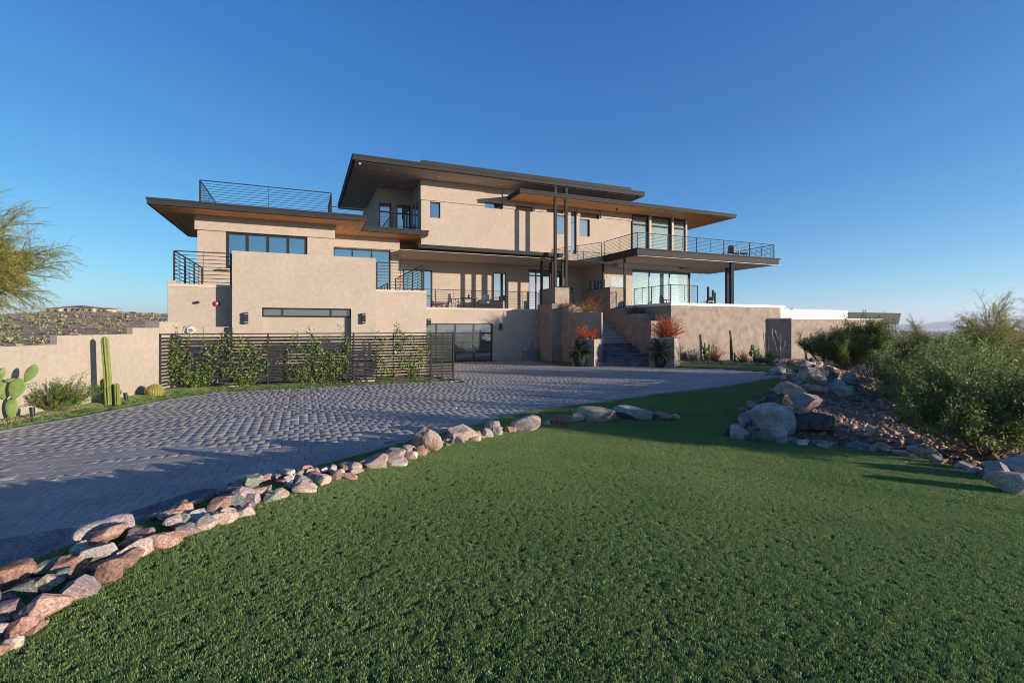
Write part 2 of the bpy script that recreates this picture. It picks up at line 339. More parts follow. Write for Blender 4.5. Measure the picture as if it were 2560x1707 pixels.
def railing(par, path, h=1.07, nb=9, step=2.4, m=None, bar=.016, post=.045, zb=.1, ends=(1, 1), sub=True):
    """metal guard along a path of (U,V,z) floor points: top rail, posts, horizontal rods"""
    m = m or M_MET; rail = MB()
    for p, q in zip(path[:-1], path[1:]): rail.bar((p[0], p[1], p[2]+h-.02), (q[0], q[1], q[2]+h-.02), .045, .04)
    ro = rail.build('railing', m, par)
    for k, (p, q) in enumerate(zip(path[:-1], path[1:])):
        P, Q = Vector(p), Vector(q); L = (Q-P).length; n = max(1, round(L/step))
        for i in range(n+1):
            if i == 0 and k > 0: continue
            if i == 0 and not ends[0] and k == 0: continue
            if i == n and not ends[1] and k == len(path)-2: continue
            c = P.lerp(Q, i/n)
            MB().box(c.x-post/2, c.x+post/2, c.y-post/2, c.y+post/2, c.z-.02, c.z+h-.041).build('post', m, ro)
        for i in range(n):                      # slim mid bar in every bay
            c = P.lerp(Q, (i+.5)/n); MB().box(c.x-.009, c.x+.009, c.y-.009, c.y+.009, c.z+zb, c.z+h-.041).build('baluster', m, ro)
        for j in range(nb):
            z = zb+(h-.16-zb)*j/(nb-1)
            MB().bar((P.x, P.y, P.z+z), (Q.x, Q.y, Q.z+z), bar, bar).build('rod', m, ro)
    return ro
rs = random.Random(5)
def planks(par, u0, u1, v0, v1, z, along='u', w=.14, L=3.4, name='soffit'):
    """timber-lined soffit: dark backing board with separate boards hung below it"""
    bk = MB().box(u0, u1, v0, v1, z+.02, z+.05).build(name, M_BLK, par)
    n = max(1, round(((v1-v0) if along == 'u' else (u1-u0))/w)); ww = ((v1-v0) if along == 'u' else (u1-u0))/n
    for k in range(n):
        a0, a1 = (u0, u1) if along == 'u' else (v0, v1)
        cuts = [a0]; x = a0+rs.uniform(.3, 1)*L
        while x < a1-.4: cuts.append(x); x += L*rs.uniform(.8, 1.2)
        cuts.append(a1)
        for p, q in zip(cuts[:-1], cuts[1:]):
            b = MB(); e = .004
            if along == 'u': b.box(p+e, q-e, v0+k*ww+e, v0+(k+1)*ww-e, z, z+.019)
            else: b.box(u0+k*ww+e, u0+(k+1)*ww-e, p+e, q-e, z, z+.019)
            b.build('plank', M_WOOD if along == 'u' else M_WOODV, bk)
    return bk
def eave(par, poly, z0, z1, name='roof', lip=.09, m=None):
    """flat roof edge: fascia body with a slightly proud upper lip"""
    m = m or M_FAS; cx = sum(p[0] for p in poly)/len(poly); cy = sum(p[1] for p in poly)/len(poly)
    ro = MB().prism(poly, z0, z1-lip).build(name, m, par)
    off = []
    for p in poly: off.append((p[0]+(.03 if p[0] > cx else -.03), p[1]+(.03 if p[1] > cy else -.03)))
    MB().prism(off, z1-lip+.002, z1).build('roof_lip', m, ro)
    return ro
# ------------------------------------------------------------------ the house
VF, VP, VU, VR, VR2, VU2 = 21.85, 22.45, 28.8, 27.15, 29.85, 31.5      # left wing: screen wall, parapet, upper wall, roof edges
VW, VC, VG, VB, VT, VE = 30.7, 28.6, 30.3, 26.66, 24.3, 33.5           # main wall, main eaves, garage wall, balcony edge, terrace wall, recessed wall
ZT = 3.42                                                                # terrace floor
house = thing('modern_house', W(10, 32, 0), 'large modern three-storey desert house in tan stucco with dark flat roofs', 'house')
H = house
# left wing, ground storey -------------------------------------------------------------------------
uA, uB = onV(418.6, VP), onV(1065.9, VP); zP = zV(600, 713.5, VP); zA = zV(425, 700.8, VP)
MB().box(uA, uB, VP, VG+.2, 0, zP-.12).build('wing_base_wall', M_ST, H, .012)
MB().box(uA, uB, VP-.02, VP+.28, zP-.118, zP).build('parapet_cap', M_CAP, H, .012)
MB().box(uA-.02, onV(438, VP), VP-.03, VP+6.2, zP+.002, zA).build('parapet_pier', M_ST, H, .012)
MB().box(uB-.26, uB+.02, VP+.282, VG, zP-.117, zP).build('parapet_cap', M_CAP, H)
u0, u1 = onV(580.2, VF), onV(939.3, VF); zF = zV(580.2, 626.5, VF)
ra, rb = onV(654.5, VF), onV(878, VF); rz = zV(654.5, 768.7, VF)
g = wallgrid(u0, u1, 0, zF, VF, VP-VF-.003, [(ra, rb, 0, rz, .42)]); g.build('screen_wall', M_ST, H)
MB().box(u0, u1, VP-.002, VP+.12, zP+.003, zF).build('screen_wall_back', M_ST, H)
wa, wb, wz0, wz1 = onV(657.7, VF), onV(873.5, VF), zV(657.7, 790.8, VF), zV(657.7, 771.5, VF)
MB().box(ra+.003, rb-.003, VF+.24, VF+.40, 0, wz0-.004).build('recessed_panel', M_ST, H)
for k in (0,): window(H, ra+.004, rb-.004, wz0, rz-.004, VF+.20, [onV(706, VF), onV(828, VF)], glass=M_GLG, fw=.05, name='strip_window')
def lamp(u, v, zc, h=.44, wd=.14):
    l = MB().box(u-wd/2, u+wd/2, v-.16, v-.02, zc-h/2, zc+h/2).build('wall_lamp', M_MET, H, .008)
    MB().box(u-wd/2+.02, u+wd/2-.02, v-.019, v, zc-.1, zc+.1).build('bracket', M_BLK, l)
    for s in (-1, 1): MB().box(u-wd/2-.004, u+wd/2+.004, v-.164, v-.03, zc+s*h*.36-.022, zc+s*h*.36+.022).build('glass_band', M_GREYM, l)
for px, py, V in ((616, 795, VF), (909, 796, VF), (1250.5, 817, VG)): lamp(onV(px, V), V, zV(px, py, V))
lamp(onV(1070.5, VG)+.05, VG, zV(1070, 807, VG), .5, .2)
ub = onV(543.5, VP); zb = zV(543.5, 759, VP); k_ = MB('w'); x, y, _ = W(ub, VP-.05)
def disc(u, v, z, r, d, m, name, par=None, k=20):
    """round plate on a wall facing the court"""
    b = MB(); n = b.pts([(u+r*math.cos(i*2*math.pi/k), v, z+r*math.sin(i*2*math.pi/k)) for i in range(k)]+[(u+r*.92*math.cos(i*2*math.pi/k), v-d, z+r*.92*math.sin(i*2*math.pi/k)) for i in range(k)])
    b.f += [(n+i, n+(i+1) % k, n+k+(i+1) % k, n+k+i) for i in range(k)]; b.f.append(tuple(n+k+i for i in range(k)))
    return b.build(name, m, par or H)
bell = disc(ub, VP, zb, .115, .07, M_RED, 'alarm_bell'); disc(ub, VP-.07, zb, .045, .02, M_PLATE, 'bell_hub', bell); disc(ub, VP-.09, zb, .018, .012, M_RED, 'bell_screw', bell)
uc, zc = onV(495, VP, 756); hb = disc(uc, VP, zc, .055, .14, M_BLK, 'hose_outlet', k=12); disc(uc, VP-.14, zc, .03, .03, M_MET, 'outlet_nozzle', hb, 10)
# left wing, upper storey -----------------------------------------------------------------------------
UL, UR, UR2 = onV(366.6, VR), onV(917.6, VR), onV(1071, VR2)
zR1, zR0 = zV(366.6, 492.5, VR), zV(366.6, 509.4, VR)
zS = zR0+.06
ul, ur = onV(493.5, VU), onV(834, VU); f0 = zP-.25
da, db, dz0, dz1 = onV(564, VU), onV(768.5, VU), zV(563.6, 670.5, VU), zV(563.6, 577, VU)
wallgrid(ul, ur, f0, zS, VU, .3, [(da, db, dz0, dz1, .18)]).build('upper_wall', M_ST, H)
ba = zV(487, 574, VU)
MB().box(onV(487, VU), onV(837, VU), VU-.10, VU-.003, ba, zS-.003).build('wall_band', M_ST, H, .01)
pw = (db-da)/4
window(H, da+.003, db-.003, dz0+.003, dz1-.003, VU+.14, [da+pw, da+2*pw, da+3*pw], fw=.15, name='folding_window')
MB().box(onV(553, VU), onV(585, VU), VU-.35, VU-.004, dz0-.09, dz0-.03).build('counter_ledge', M_CAP, H, .008)
MB().box(ul, ur, VU+.301, VU2+.6, f0, zS).build('upper_storey', M_ST, H)
va, vb = onV(836, VU2), onV(997, VU2); z2 = zV(840, 618.5, VU2); zf = f0
p0, p1 = onV(833, VU2), onV(976.5, VU2)
wallgrid(ur+.001, vb-.02, zf, zS, VU2, .3, [(max(ur+.05, p0), p1, zf+.02, z2, .2)]).build('upper_wall', M_ST, H)
MB().box(ur+.002, onV(998.5, VU2), VU2-.10, VU2-.003, zV(834, 618.5, VU2)+.04, zS-.003).build('wall_band', M_ST, H, .01)
window(H, max(ur+.055, p0), p1-.003, zf+.025, z2-.003, VU2+.14, [onV(881, VU2), onV(929.5, VU2)], fw=.08, name='corner_window')
MB().box(ul+.01, vb-.03, VU2+.602, 38, f0, zS-.002).build('upper_storey', M_ST, H)
MB().box(uA+.3, uB-.3, VP+.3, VG+.1, zP-.119, zP-.1).build('terrace_floor', M_FL, H)
# roof of the left wing
eave(H, [(UL, VR), (UR, VR), (UR, VR2), (UR2, VR2), (UR2, 36), (UL, 36)], zR0, zR1)
z_ = zR0-.022
planks(H, UL+.12, UR-.06, VR+.14, VU-.11, z_, 'u')
planks(H, UL+.12, ul-.11, VU-.105, 36, z_, 'v')
planks(H, ur+.12, UR-.06, VU-.105, VU2-.11, z_, 'v')
planks(H, UR-.055, UR2-.06, VR2+.12, VU2-.11, z_, 'u')
planks(H, onV(999, VU2)+.02, UR2-.06, VU2-.105, 33.2, z_, 'v')
def downlight(u, v, z, r=.07):
    r *= 1.25
    b = MB(); b.lathe([(r, -.012), (r*.6, -.006)], 12); b.v = [(p[0]+u, p[1]+v, p[2]+z) for p in b.v]; b.build('downlight', M_LED, H)
for px, py in ((458, 549), (561, 539), (667, 546), (772, 554)):
    z = z_; t = (z-HC)*F/(HY-py); u, v = UV((px-CX)/F*t, t); downlight(u, v, z_, .09 if px == 667 else .06)
for px, py in ((865, 575), (865, 577.5), (941, 592)):
    t = (z_-HC)*F/(HY-py); u, v = UV((px-CX)/F*t, t); downlight(u, v, z_, .1 if py > 576 and px < 900 else .06)
# railings on the left wing
uq = onV(433, VP); zt = zV(432.9, 624.2, VP); hr = zt-zP
railing(H, [(uq, VP+5.9, zP), (uq, VP+.16, zP), (onV(577.5, VP+.16), VP+.16, zP)], h=hr, nb=8, step=2.2, bar=.022, post=.06)
ue = onV(1061, VP); railing(H, [(onV(942, VP+.16), VP+.16, zP), (ue, VP+.16, zP), (ue, VG-.2, zP)], h=hr*.96, nb=8, step=2.2, bar=.02, post=.055)
vr = VR+.75; zt = zV(500, 449.5, vr); ua, ub_ = onV(500, vr), onV(828, vr)
railing(H, [(ua, vr+5, zR1), (ua, vr, zR1), (ub_, vr, zR1), (ub_, vr+3, zR1)], h=zt-zR1, nb=9, step=4.7, bar=.018, post=.07)
v9 = VR2+.35; u9 = onV(985, v9)
railing(H, [(ub_+.1, v9, zR1), (u9, v9, zR1), (u9, v9+4, zR1)], h=zV(985, 529.7, v9)-zR1, nb=9, step=3.4)
railing(H, [(onV(990, 31.6), 31.6, zR1), (onV(1051, 31.6), 31.6, zR1)], h=max(.35, zV(990, 565, 31.6)-zR1), nb=4, step=3)
# main volume: upper wall -----------------------------------------------------------------------------------
mL, mR = onV(1053, VW), onV(1578, VW); zM0 = zV(1505.8, 660.5, VW); zMS = zV(1053, 449, VW)
zr1, zr0 = zV(881.9, 384, VC), zV(881.9, 398.5, VC)
def wr(x0, y0, x1, y1, V): return (onV(x0, V), onV(x1, V), zV(x0, y1, V), zV(x0, y0, V))
WN = [wr(1075.2, 504, 1100.8, 543.5, VW), wr(1211, 504.5, 1256.5, 519, VW), wr(1288.9, 513, 1332, 526, VW), wr(1365.5, 521.5, 1409, 530.5, VW),
      wr(1391, 538, 1417.5, 584.5, VW), wr(1427, 527.8, 1441.5, 634.5, VW), wr(1450.6, 530.6, 1498.5, 543.5, VW), wr(1449, 544.5, 1474.5, 590, VW)]
WN = [(a, b, z0, z1, .22) for a, b, z0, z1 in WN]
WN[7] = (*WN[7][:3], WN[6][2]-.10, .22); WN[4] = (*WN[4][:3], WN[3][2]-.10, .22)
wallgrid(mL, mR, zM0, zMS, VW, .35, WN).build('main_wall', M_ST, H)
for a, b, z0, z1, d in WN: window(H, a+.003, b-.003, z0+.003, z1-.003, VW+.19, fw=.05, trs=[z1-.75] if z1-z0 > 2.6 else [])
zb0 = zV(1053, 499.6, VW)
segs = [(mL-.05, WN[1][0]-.004), (WN[1][1]+.004, WN[2][0]-.004), (WN[2][1]+.1, WN[3][0]-.004), (WN[4][1]+.05, WN[5][0]-.03), (WN[5][1]+.03, WN[6][0]-.03), (WN[6][1]+.1, mR)]
for a, b in segs:
    if b > a+.05: MB().box(a, b, VW-.07, VW-.003, zb0, zMS-.003).build('wall_band', M_ST, H, .006)
MB().box(mL+.01, mR-.01, VW+.352, VW+.6, zM0, zMS).build('main_wall_back', M_ST, H)
MB().box(mL+.01, mR-.01, VW+.6, 40, zM0+.002, zMS).build('upper_floor_block', M_ST, H)
MB().box(mL-.004, mL+.25, VW+.352, 33.6, zM0, zMS).build('side_wall', M_ST, H)
# loggia at the left end of the top storey
lv = 33.6; lu = onV(941.5, lv)
d1 = (onV(948, lv), onV(978, lv), zR1, zV(948, 506.5, lv), .25); d2 = (onV(991.5, lv), onV(1027, lv), zR1, zV(991.5, 511.5, lv), .25)
wallgrid(lu, mL, zR1-.1, zMS, lv, .3, [d1, d2]).build('loggia_wall', M_ST, H)
for d in (d1, d2): window(H, d[0]+.003, d[1]-.003, d[2]+.02, d[3]-.003, lv+.2, trs=[d[3]-.55], fw=.08, name='balcony_door')
MB().box(lu+.01, mL, lv+.302, 42, zR1-.1, zMS).build('rear_storey', M_ST, H)
for v0, v1, zz0, zz1 in ((31.6, 32.1, zR1+.2, zV(1048, 503, 31.6)), (32.6, 33.1, zR1+.9, zV(1048, 503, 31.6))):
    MB().box(mL-.02, mL-.007, v0, v1, zz0, zz1).build('side_window', M_GL, H)
# main eaves
e0, e1 = onV(881.9, VC), onV(1611.6, VC)
eave(H, [(e0, VC), (e1, VC), (e1, 41), (e0, 41)], zr0, zr1, lip=.10)
MB().box(e0+.16, e1-.1, VC+.16, 40.9, zr0-.030, zr0-.003).build('soffit', M_SOF, H)
MB().box(onV(1054, VC+1.3), onV(1578.8, VC+1.3), VC+1.3, 40, zr1, zV(1054, 400, VC+1.3)).build('roof_upstand', M_FAS, H, .01)
for px, py in ((928, 421), (968, 425), (1020, 433), (914, 458), (955, 461), (1000, 466.5), (905, 483), (898, 502), (1098, 442), (1183, 453), (1251, 461)):
    zq = zr0-.03; t = (zq-HC)*F/(HY-py); u, v = UV((px-CX)/F*t, t); downlight(u, v, zq, .12 if px in (968, 955) else .065)
cu, cv = e0+.35, VC+.3; hc = MB().box(cu, cu+.12, cv, cv+.28, zr0-.12, zr0-.032).build('security_camera', M_PLATE, H, .01)
# canopy with cedar soffit
k0, k1 = onV(1299.7, VC), onV(1841, VC); zk1, zk0 = zV(1299.7, 471.2, VC), zV(1299.7, 481.5, VC)
gR = onV(1715.7, VW)
eave(H, [(k0, VC), (k1, VC), (k1, 36), (gR+.2, 36), (gR+.2, VW+.02), (k0, VW-.075)], zk0, zk1, lip=.10, name='canopy_roof')
MB().box(mR+.02, gR+.15, VW+.03, 36, zk0+.01, zk1-.02).build('canopy_roof', M_FAS, H)
planks(H, k0+.1, k1-.1, VC+.1, VW-.08, zk0-.022, 'u')
planks(H, gR+.06, k1-.1, VW-.078, 36, zk0-.022, 'u')
planks(H, mR+.01, gR+.055, VW-.078, VW-.004, zk0-.022, 'u')
MB().box(onV(1500, VC+1), onV(1737, VC+1), VC+1, 36, zk1+.002, zk1+.13).build('roof_upstand', M_FAS, H)
for px, py in ((1305, 491), (1323, 501), (1405, 510), (1486, 519.5), (1561, 528.5), (1618, 534.5), (1633, 537), (1675, 542), (1704, 546), (1728, 548)):
    zq = zk0-.022; t = (zq-HC)*F/(HY-py); u, v = UV((px-CX)/F*t, t); downlight(u, v, zq, .11 if px in (1633, 1704) else .06)
uu, vv = UV((1542-CX)/F*((zk0-HC)*F/(HY-521)), (zk0-HC)*F/(HY-521)); MB().box(uu-.06, uu+.06, vv-.06, vv+.06, zk0-.16, zk0-.023).build('spotlight', M_BLK, H, .02)
# glazed living room, top storey
zd = zV(1592.9, 619.3, VB)                          # balcony deck
gl0, gl1 = mR, gR; zg1 = zk0-.03
window(H, gl0+.02, gl1-.02, zd-.05, zg1, VW+.06, [onV(1620, VW), onV(1676, VW)], [zV(1600, 562, VW)], fw=.11, glass=M_GLC, fm=M_MET, name='glazed_wall', fd=.12)
MB().box(onV(1620, VW)-.02, onV(1620, VW)+.16, VW-.20, VW-.07, zd-.05, zg1).build('mullion_post', M_CAP, H)
MB().box(onV(1676, VW)-.02, onV(1676, VW)+.16, VW-.20, VW-.07, zd-.05, zg1).build('mullion_post', M_CAP, H)
MB().box(gl1-.13, gl1+.02, VW-.08, VW+.10, zd-.05, zg1).build('mullion_post', M_CAP, H)
MB().box(gl0+.3, gl1, VW+.2, 36, zd-.3, zd-.05).build('room_floor', M_FL, H)
MB().box(mR-.02, mR+.3, VW+.37, 40, zM0, zMS).build('room_wall', M_INT, H)
wallgrid(gl0+.31, gl1, zd-.05, zg1, 35.9, .2, [(gl0+1.2, gl1-.4, zd+.9, zg1-.5, .2)]).build('room_wall', M_INT, H)
MB().box(gl0+2.6, gl0+3.5, VW+1.6, VW+2.5, zd-.05, zd+.75).build('room_cabinet', M_INT, H)
MB().box(k1-4.2, k1+.4, 37.5, 42, zk0-1.35, zk0-1.0).build('rear_eave', M_FAS, H, .01)
# balcony
bU, bE = 20.25, onV(1947.8, VB)
zB0 = zV(1592.9, 637, VB)
MB().prism([(bU, VB), (bE, VB), (bE, VW+3), (gR+.5, VW+3), (gR+.5, VW-.02), (bU, VW-.02)], zB0, zd-.07).build('balcony_slab', M_FAS, H, .01)
MB().prism([(bU-.06, VB-.07), (bE+.10, VB-.07), (bE+.10, VW+3), (gR+.52, VW+3), (gR+.52, VW-.022), (bU-.06, VW-.022)], zd-.068, zd).build('balcony_edge', M_MET, H)
MB().box(bU+.1, bE+.25, VB+.08, VB+.16, zB0-.05, zB0-.003).build('drip_flashing', M_BLK, H)
MB().prism([(bU+.12, VB+.18), (bE-.1, VB+.18), (bE-.1, VW+2.9), (gR, VW+2.9), (gR, VW-.02), (bU+.12, VW-.02)], zB0-.035, zB0-.004).build('soffit', M_SOF, H)
MB().box(bU+1, gR-1.2, VW-.55, VW-.15, zB0-.33, zB0-.037).build('ceiling_beam', M_SOF, H)
railing(H, [(bU+.04, VW-.12, zd), (bU+.04, VB+.04, zd), (bE-.5, VB+.04, zd), (bE-.5, VW+2.6, zd)], h=1.03, nb=9, step=2.6)
for px, py in ((1603, 652), (1638, 655), (1664, 657), (1715, 660.5), (1750, 663), (1762, 664), (1808, 667), (1750, 684), (1772, 680)):
    zq = zB0-.035; t = (zq-HC)*F/(HY-py); u, v = UV((px-CX)/F*t, t); downlight(u, v, zq, .07)
for px, V, wd in ((1561.7, 28.2, .13), (1508, VW-.35, .13)):
    u = onV(px, V); MB().box(u-wd/2, u+wd/2, V-wd/2, V+wd/2, ZT, zB0-.004).build('steel_column', M_MET, H)
for px, V in ((1829, 27.0), (1818, 29.5)):
    u = onV(px, V); MB().box(u-.13, u+.13, V-.10, V+.10, ZT, zB0-.036).build('steel_column', M_COL, H)
# lower storey on the right
lgL, lgR = onV(1580, VW), onV(1725, VW); zg = zV(1580, 673.5, VW); sU = bU+.02
wallgrid(sU, lgR+.06, ZT-.1, zM0-.004, VW, .3, [(lgL, lgR, ZT, zg, .2)]).build('lower_wall', M_ST, H)
window(H, lgL+.003, lgR-.003, ZT+.01, zg-.003, VW+.14, [onV(1625.5, VW), onV(1676, VW)], fw=.09, glass=M_GLC, name='glazed_wall')
MB().box(lgL, lgR, VW+.4, 36, ZT-.2, ZT).build('room_floor', M_FL, H)
MB().box(lgL-.3, lgR, 35.9, 36.1, ZT, zM0).build('room_wall', M_INT, H)
MB().box(lgL-.25, lgL-.05, VW+.31, 35.9, ZT, zM0).build('room_wall', M_INT, H)
MB().box(onV(1633, VW)+.3, onV(1633, VW)+.65, VW+2.5, VW+2.9, ZT, zg).build('room_column', M_DKWIN, H)
MB().box(lgL+3.3, lgL+4.0, VW+3, VW+3.5, ZT, ZT+2.2).build('room_cabinet', M_INT, H)
MB().box(gR-3, gR+2.6, 37.5, 42, zB0-1.9, zB0-1.6).build('rear_eave', M_FAS, H, .01)
ap = wr(1516.5, 672, 1536.8, 696.5, VW); MB().box(ap[0], ap[1], VW-.012, VW-.002, ap[2], ap[3]).build('access_panel', M_ST, H)
MB().box(sU-.0, sU+.3, VW+.302, VE-.002, ZT-.1, zM0-.004).build('entry_side_wall', M_ST, H)
# recessed wall of the main terrace, entry
zl = zM0
EN = [wr(1007, 672, 1081, 768, VE), wr(1233.5, 681.5, 1266, 752, VE), wr(1321.5, 673, 1420, 768, VE)]
EN[0] = (EN[0][0], EN[0][1], ZT+.02, EN[0][3], .15); EN[1] = (*EN[1], .15); EN[2] = (EN[2][0], EN[2][1], ZT+.02, EN[2][3], .15)
wallgrid(onV(1000, VE)-1.5, sU+.2, ZT-.1, zl, VE, .3, EN).build('terrace_wall', M_ST, H)
MB().box(onV(1000, VE)-1.5, sU+.25, VE+.31, VE+.6, ZT-.1, zl).build('terrace_wall_back', M_ST, H)
e = EN[0]; window(H, e[0]+.003, e[1]-.003, e[2], e[3]-.003, VE+.12, [(e[0]+e[1])/2+.3], fw=.09, name='sliding_door')
e = EN[1]; window(H, e[0]+.003, e[1]-.003, e[2]+.003, e[3]-.003, VE+.12, fw=.06)
e = EN[2]; window(H, e[0]+.003, e[1]-.003, e[2], e[3]-.003, VE+.12, [onV(1341, VE), onV(1377, VE)], [e[3]-.45], fw=.09, name='sliding_door')
dd = wr(1423.5, 690, 1456, 760, VE); do = MB().box(dd[0], dd[1], VE-.03, VE-.004, ZT+.02, dd[3]).build('entry_door', M_DOOR, H)
MB().box(dd[0]+.12, dd[0]+.20, VE-.08, VE-.034, zV(1428, 734, VE), zV(1428, 727, VE)).build('handle', M_BLK, do)
disc(dd[0]+.2, VE-.032, zV(1430, 722, VE), .10, .02, M_BLK, 'lock_plate', do, 10)
MB().box(uB-1, sU+.3, VG+.25, VE+.1, ZT-.3, ZT).build('terrace_floor', M_FL, H)
# roof over the terrace
q0, q1 = onV(1047, 29.3), onV(1408, 29.3); zq1, zq0 = zV(1044.6, 610, 29.3), zV(1044.6, 619, 29.3)
eave(H, [(q0, 29.3), (q1, 29.3), (q1, VW-.05), (q0, VW-.05)], zq0, zq1, lip=.09, name='terrace_roof')
MB().box(onV(997, VU2)-.05, mL+.3, 33.2, 33.45, zM0-.02, zR0).build('header_wall', M_ST, H)
MB().box(onV(997, VU2)-.3, sU+.28, 29.45, VE-.003, zM0-.028, zM0-.004).build('soffit', M_SOF, H)
for px, py in ((1009, 639), (1095, 644.5), (1170, 648.5), (1232, 652), (1308, 656.5), (1434, 664.5)):
    zq = zM0-.03; t = (zq-HC)*F/(HY-py); u, v = UV((px-CX)/F*t, t); downlight(u, v, zq, .07)
# garage
gd1 = onV(1233, VG); gd0 = gd1-5.05; gz = zV(1150, 809, VG)
u6 = uB-.4; u7 = onV(1349, VG)
wallgrid(u6, u7, 0, ZT-.12, VG, .4, [(gd0, gd1, 0, gz, .25)]).build('garage_wall', M_ST, H)
MB().box(uB+.025, u7, VG-.03, VG+.35, ZT-.118, ZT+.02).build('parapet_cap', M_CAP, H, .01)
MB().box(u6, sU, VG+.402, VG+.7, 0, ZT-.1).build('garage_back', M_ST, H)
gdr = MB(); fw = .10; V0 = VG+.15
rows = np.linspace(.02, gz-.01, 5); cols = np.linspace(gd0+.06, gd1-.06, 5)
for c in cols: gdr.box(c-fw/2, c+fw/2, V0, V0+.06, .02, gz-.005)
for r_ in rows:
    for i in range(4): gdr.box(cols[i]+fw/2, cols[i+1]-fw/2, V0+.003, V0+.057, max(.02, r_-fw/2), min(gz-.006, r_+fw/2))
gdo = gdr.build('garage_door', M_BLK, H)
for i in range(4):
    for j in range(4): MB().box(cols[i], cols[i+1], V0+.025, V0+.04, rows[j], rows[j+1]).build('pane', M_GLG, gdo)
railing(H, [(uB+.05, VG+.12, ZT+.02), (u7-.05, VG+.12, ZT+.02)], h=zV(1173, 725.5, VG+.12)-ZT-.02, nb=9, step=2.3)
# posts through the canopy
for px in (1388, 1415):
    u = onV(px, VC+.25); MB().box(u-.085, u+.085, VC+.165, VC+.335, 4.78, zr0-.032).build('tall_post', M_MET, H)
for px, V in ((1381.5, 29.95), (1406, 29.95)):
    u = onV(px, V); MB().box(u-.07, u+.07, V-.07, V+.07, 4.78, zq0-.004).build('short_post', M_MET, H)
for px, V, z0 in ((1354, 30.6, 4.6), (1376, 31.2, 4.6)):
    u = onV(px, V); MB().box(u-.075, u+.075, V-.075, V+.075, ZT, zM0-.03).build('short_post', M_MET, H)
for px, py in ((1326, 806),): disc(onV(1340.5, VG), VG, zV(1340.5, 807, VG), .06, .1, M_PLATE, 'security_camera', k=12)
# ------------------------------------------------------------------ ground heights
def Ls(x, y): return .68*(1-smooth(.5, 11.5, .58*np.asarray(x, float)+.816*np.asarray(y, float)))
TT = np.arange(1.2, 60, .02)
def cast(px, py, G):
    """first point where the sight line of a photo pixel meets the ground function G"""
    a = (px-CX)/F; c = (HY-py)/F; P = np.stack([a*TT, TT], 1); k = np.nonzero(HC+TT*c <= G(P))[0]; t = TT[k[0]] if len(k) else 60.
    return (a*t, t)
def segdist(P, poly, closed=False):
    """distance of points to a polyline and the side they lie on (+ = right of its direction)"""
    P = np.asarray(P, float); A = np.array(poly, float); B = np.roll(A, -1, 0)
    if not closed: A, B = A[:-1], B[:-1]
    best = np.full(len(P), 1e9); side = np.zeros(len(P))
    for a, b in zip(A, B):
        d = b-a; t = np.clip(((P-a)@d)/(d@d), 0, 1); q = P-(a+t[:, None]*d); r = np.hypot(q[:, 0], q[:, 1])
        cr = -(d[0]*(P-a)[:, 1]-d[1]*(P-a)[:, 0]); m = r < best-1e-9; best[m] = r[m]; side[m] = np.sign(cr[m])
    return best, side
def inpoly(P, poly):
    P = np.asarray(P, float); A = np.array(poly, float); B = np.roll(A, -1, 0); c = np.zeros(len(P), bool)
    for a, b in zip(A, B):
        k = (a[1] > P[:, 1]) != (b[1] > P[:, 1]); xi = (b[0]-a[0])*(P[:, 1]-a[1])/((b[1]-a[1]) or 1e-9)+a[0]; c ^= k & (P[:, 0] < xi)
    return c
row_px = [(58, 1607), (166, 1514), (236, 1477), (344, 1408), (394, 1381), (452, 1352), (535, 1332), (638, 1286), (696, 1249), (788, 1220), (900, 1185), (1007, 1160), (1099, 1122), (1198, 1097), (1283, 1078), (1428, 1057), (1531, 1049), (1700, 1049)]
ROW = [cast(px, py, lambda P: Ls(P[:, 0], P[:, 1])) for px, py in row_px]
d0 = np.array(ROW[1])-np.array(ROW[0]); d0 /= np.hypot(*d0)
ROWX = [tuple(np.array(ROW[0])-d0*9)]+ROW
def mound(P):
    d, sd_ = segdist(P, ROWX); wd = np.clip(2.15-.105*(.58*P[:, 0]+.816*P[:, 1]), 1.0, 2.1); sh = .30*np.clip((wd-1.0)/1.1, 0, 1); t = np.clip((1+d*sd_/wd)/(1-sh), 0, 1); return Ls(P[:, 0], P[:, 1])*(.5*t+.5*t*t*(3-2*t))
isl_px = [(1998, 948), (1955, 962), (1928, 968), (1885, 1008), (1832, 1060), (1812, 1090), (1866, 1103), (1921, 1107), (2019, 1117), (2114, 1124), (2230, 1137), (2366, 1164), (2462, 1194), (2560, 1242)]
ISL = [cast(px, py, mound) for px, py in isl_px]
ISL = ISL+[(7.5, 3.2), (12, -4), (40, -4), (40, 26), (17, 23.5), (13.2, 22.0)]
def island(P):
    """rocky bank: a ridge just inside its left edge that falls away to the right"""
    d, _ = segdist(P, ISL, True); m = inpoly(P, ISL); x, y = P[:, 0], P[:, 1]; dl, _ = segdist(P, [(13.5, 23)]+ISL[:7])
    h = (.50+.30*smooth(9, 17, y))*smooth(0, .8, dl)*(1-.93*smooth(.7, 3.5, dl))*smooth(0, 1.3, d)+.07*smooth(0, .5, d)
    return np.where(m, h, 0)
def far(P):
    x, y = P[:, 0], P[:, 1]; r = np.hypot(x-2, y-22)
    z = -.10*np.maximum(r-34, 0); z = np.maximum(z, -9-.002*r)
    z = z-.09*np.maximum(x-15, 0)*smooth(26, 10, y)*(x < 60)-(x >= 60)*4.05*smooth(26, 10, y)
    z += .12*np.sin(x*.21+1.3)*np.sin(y*.17)*smooth(28, 60, r)+1.6*np.sin(x*.013+.7)*np.sin(y*.011+.4)*smooth(60, 200, r)
    return z
def ground(P):
    P = np.asarray(P, float).reshape(-1, 2); return mound(P)+island(P)+far(P)
def gz_(x, y): return float(ground([[x, y]])[0])
def hit(px, py): return cast(px, py, ground)
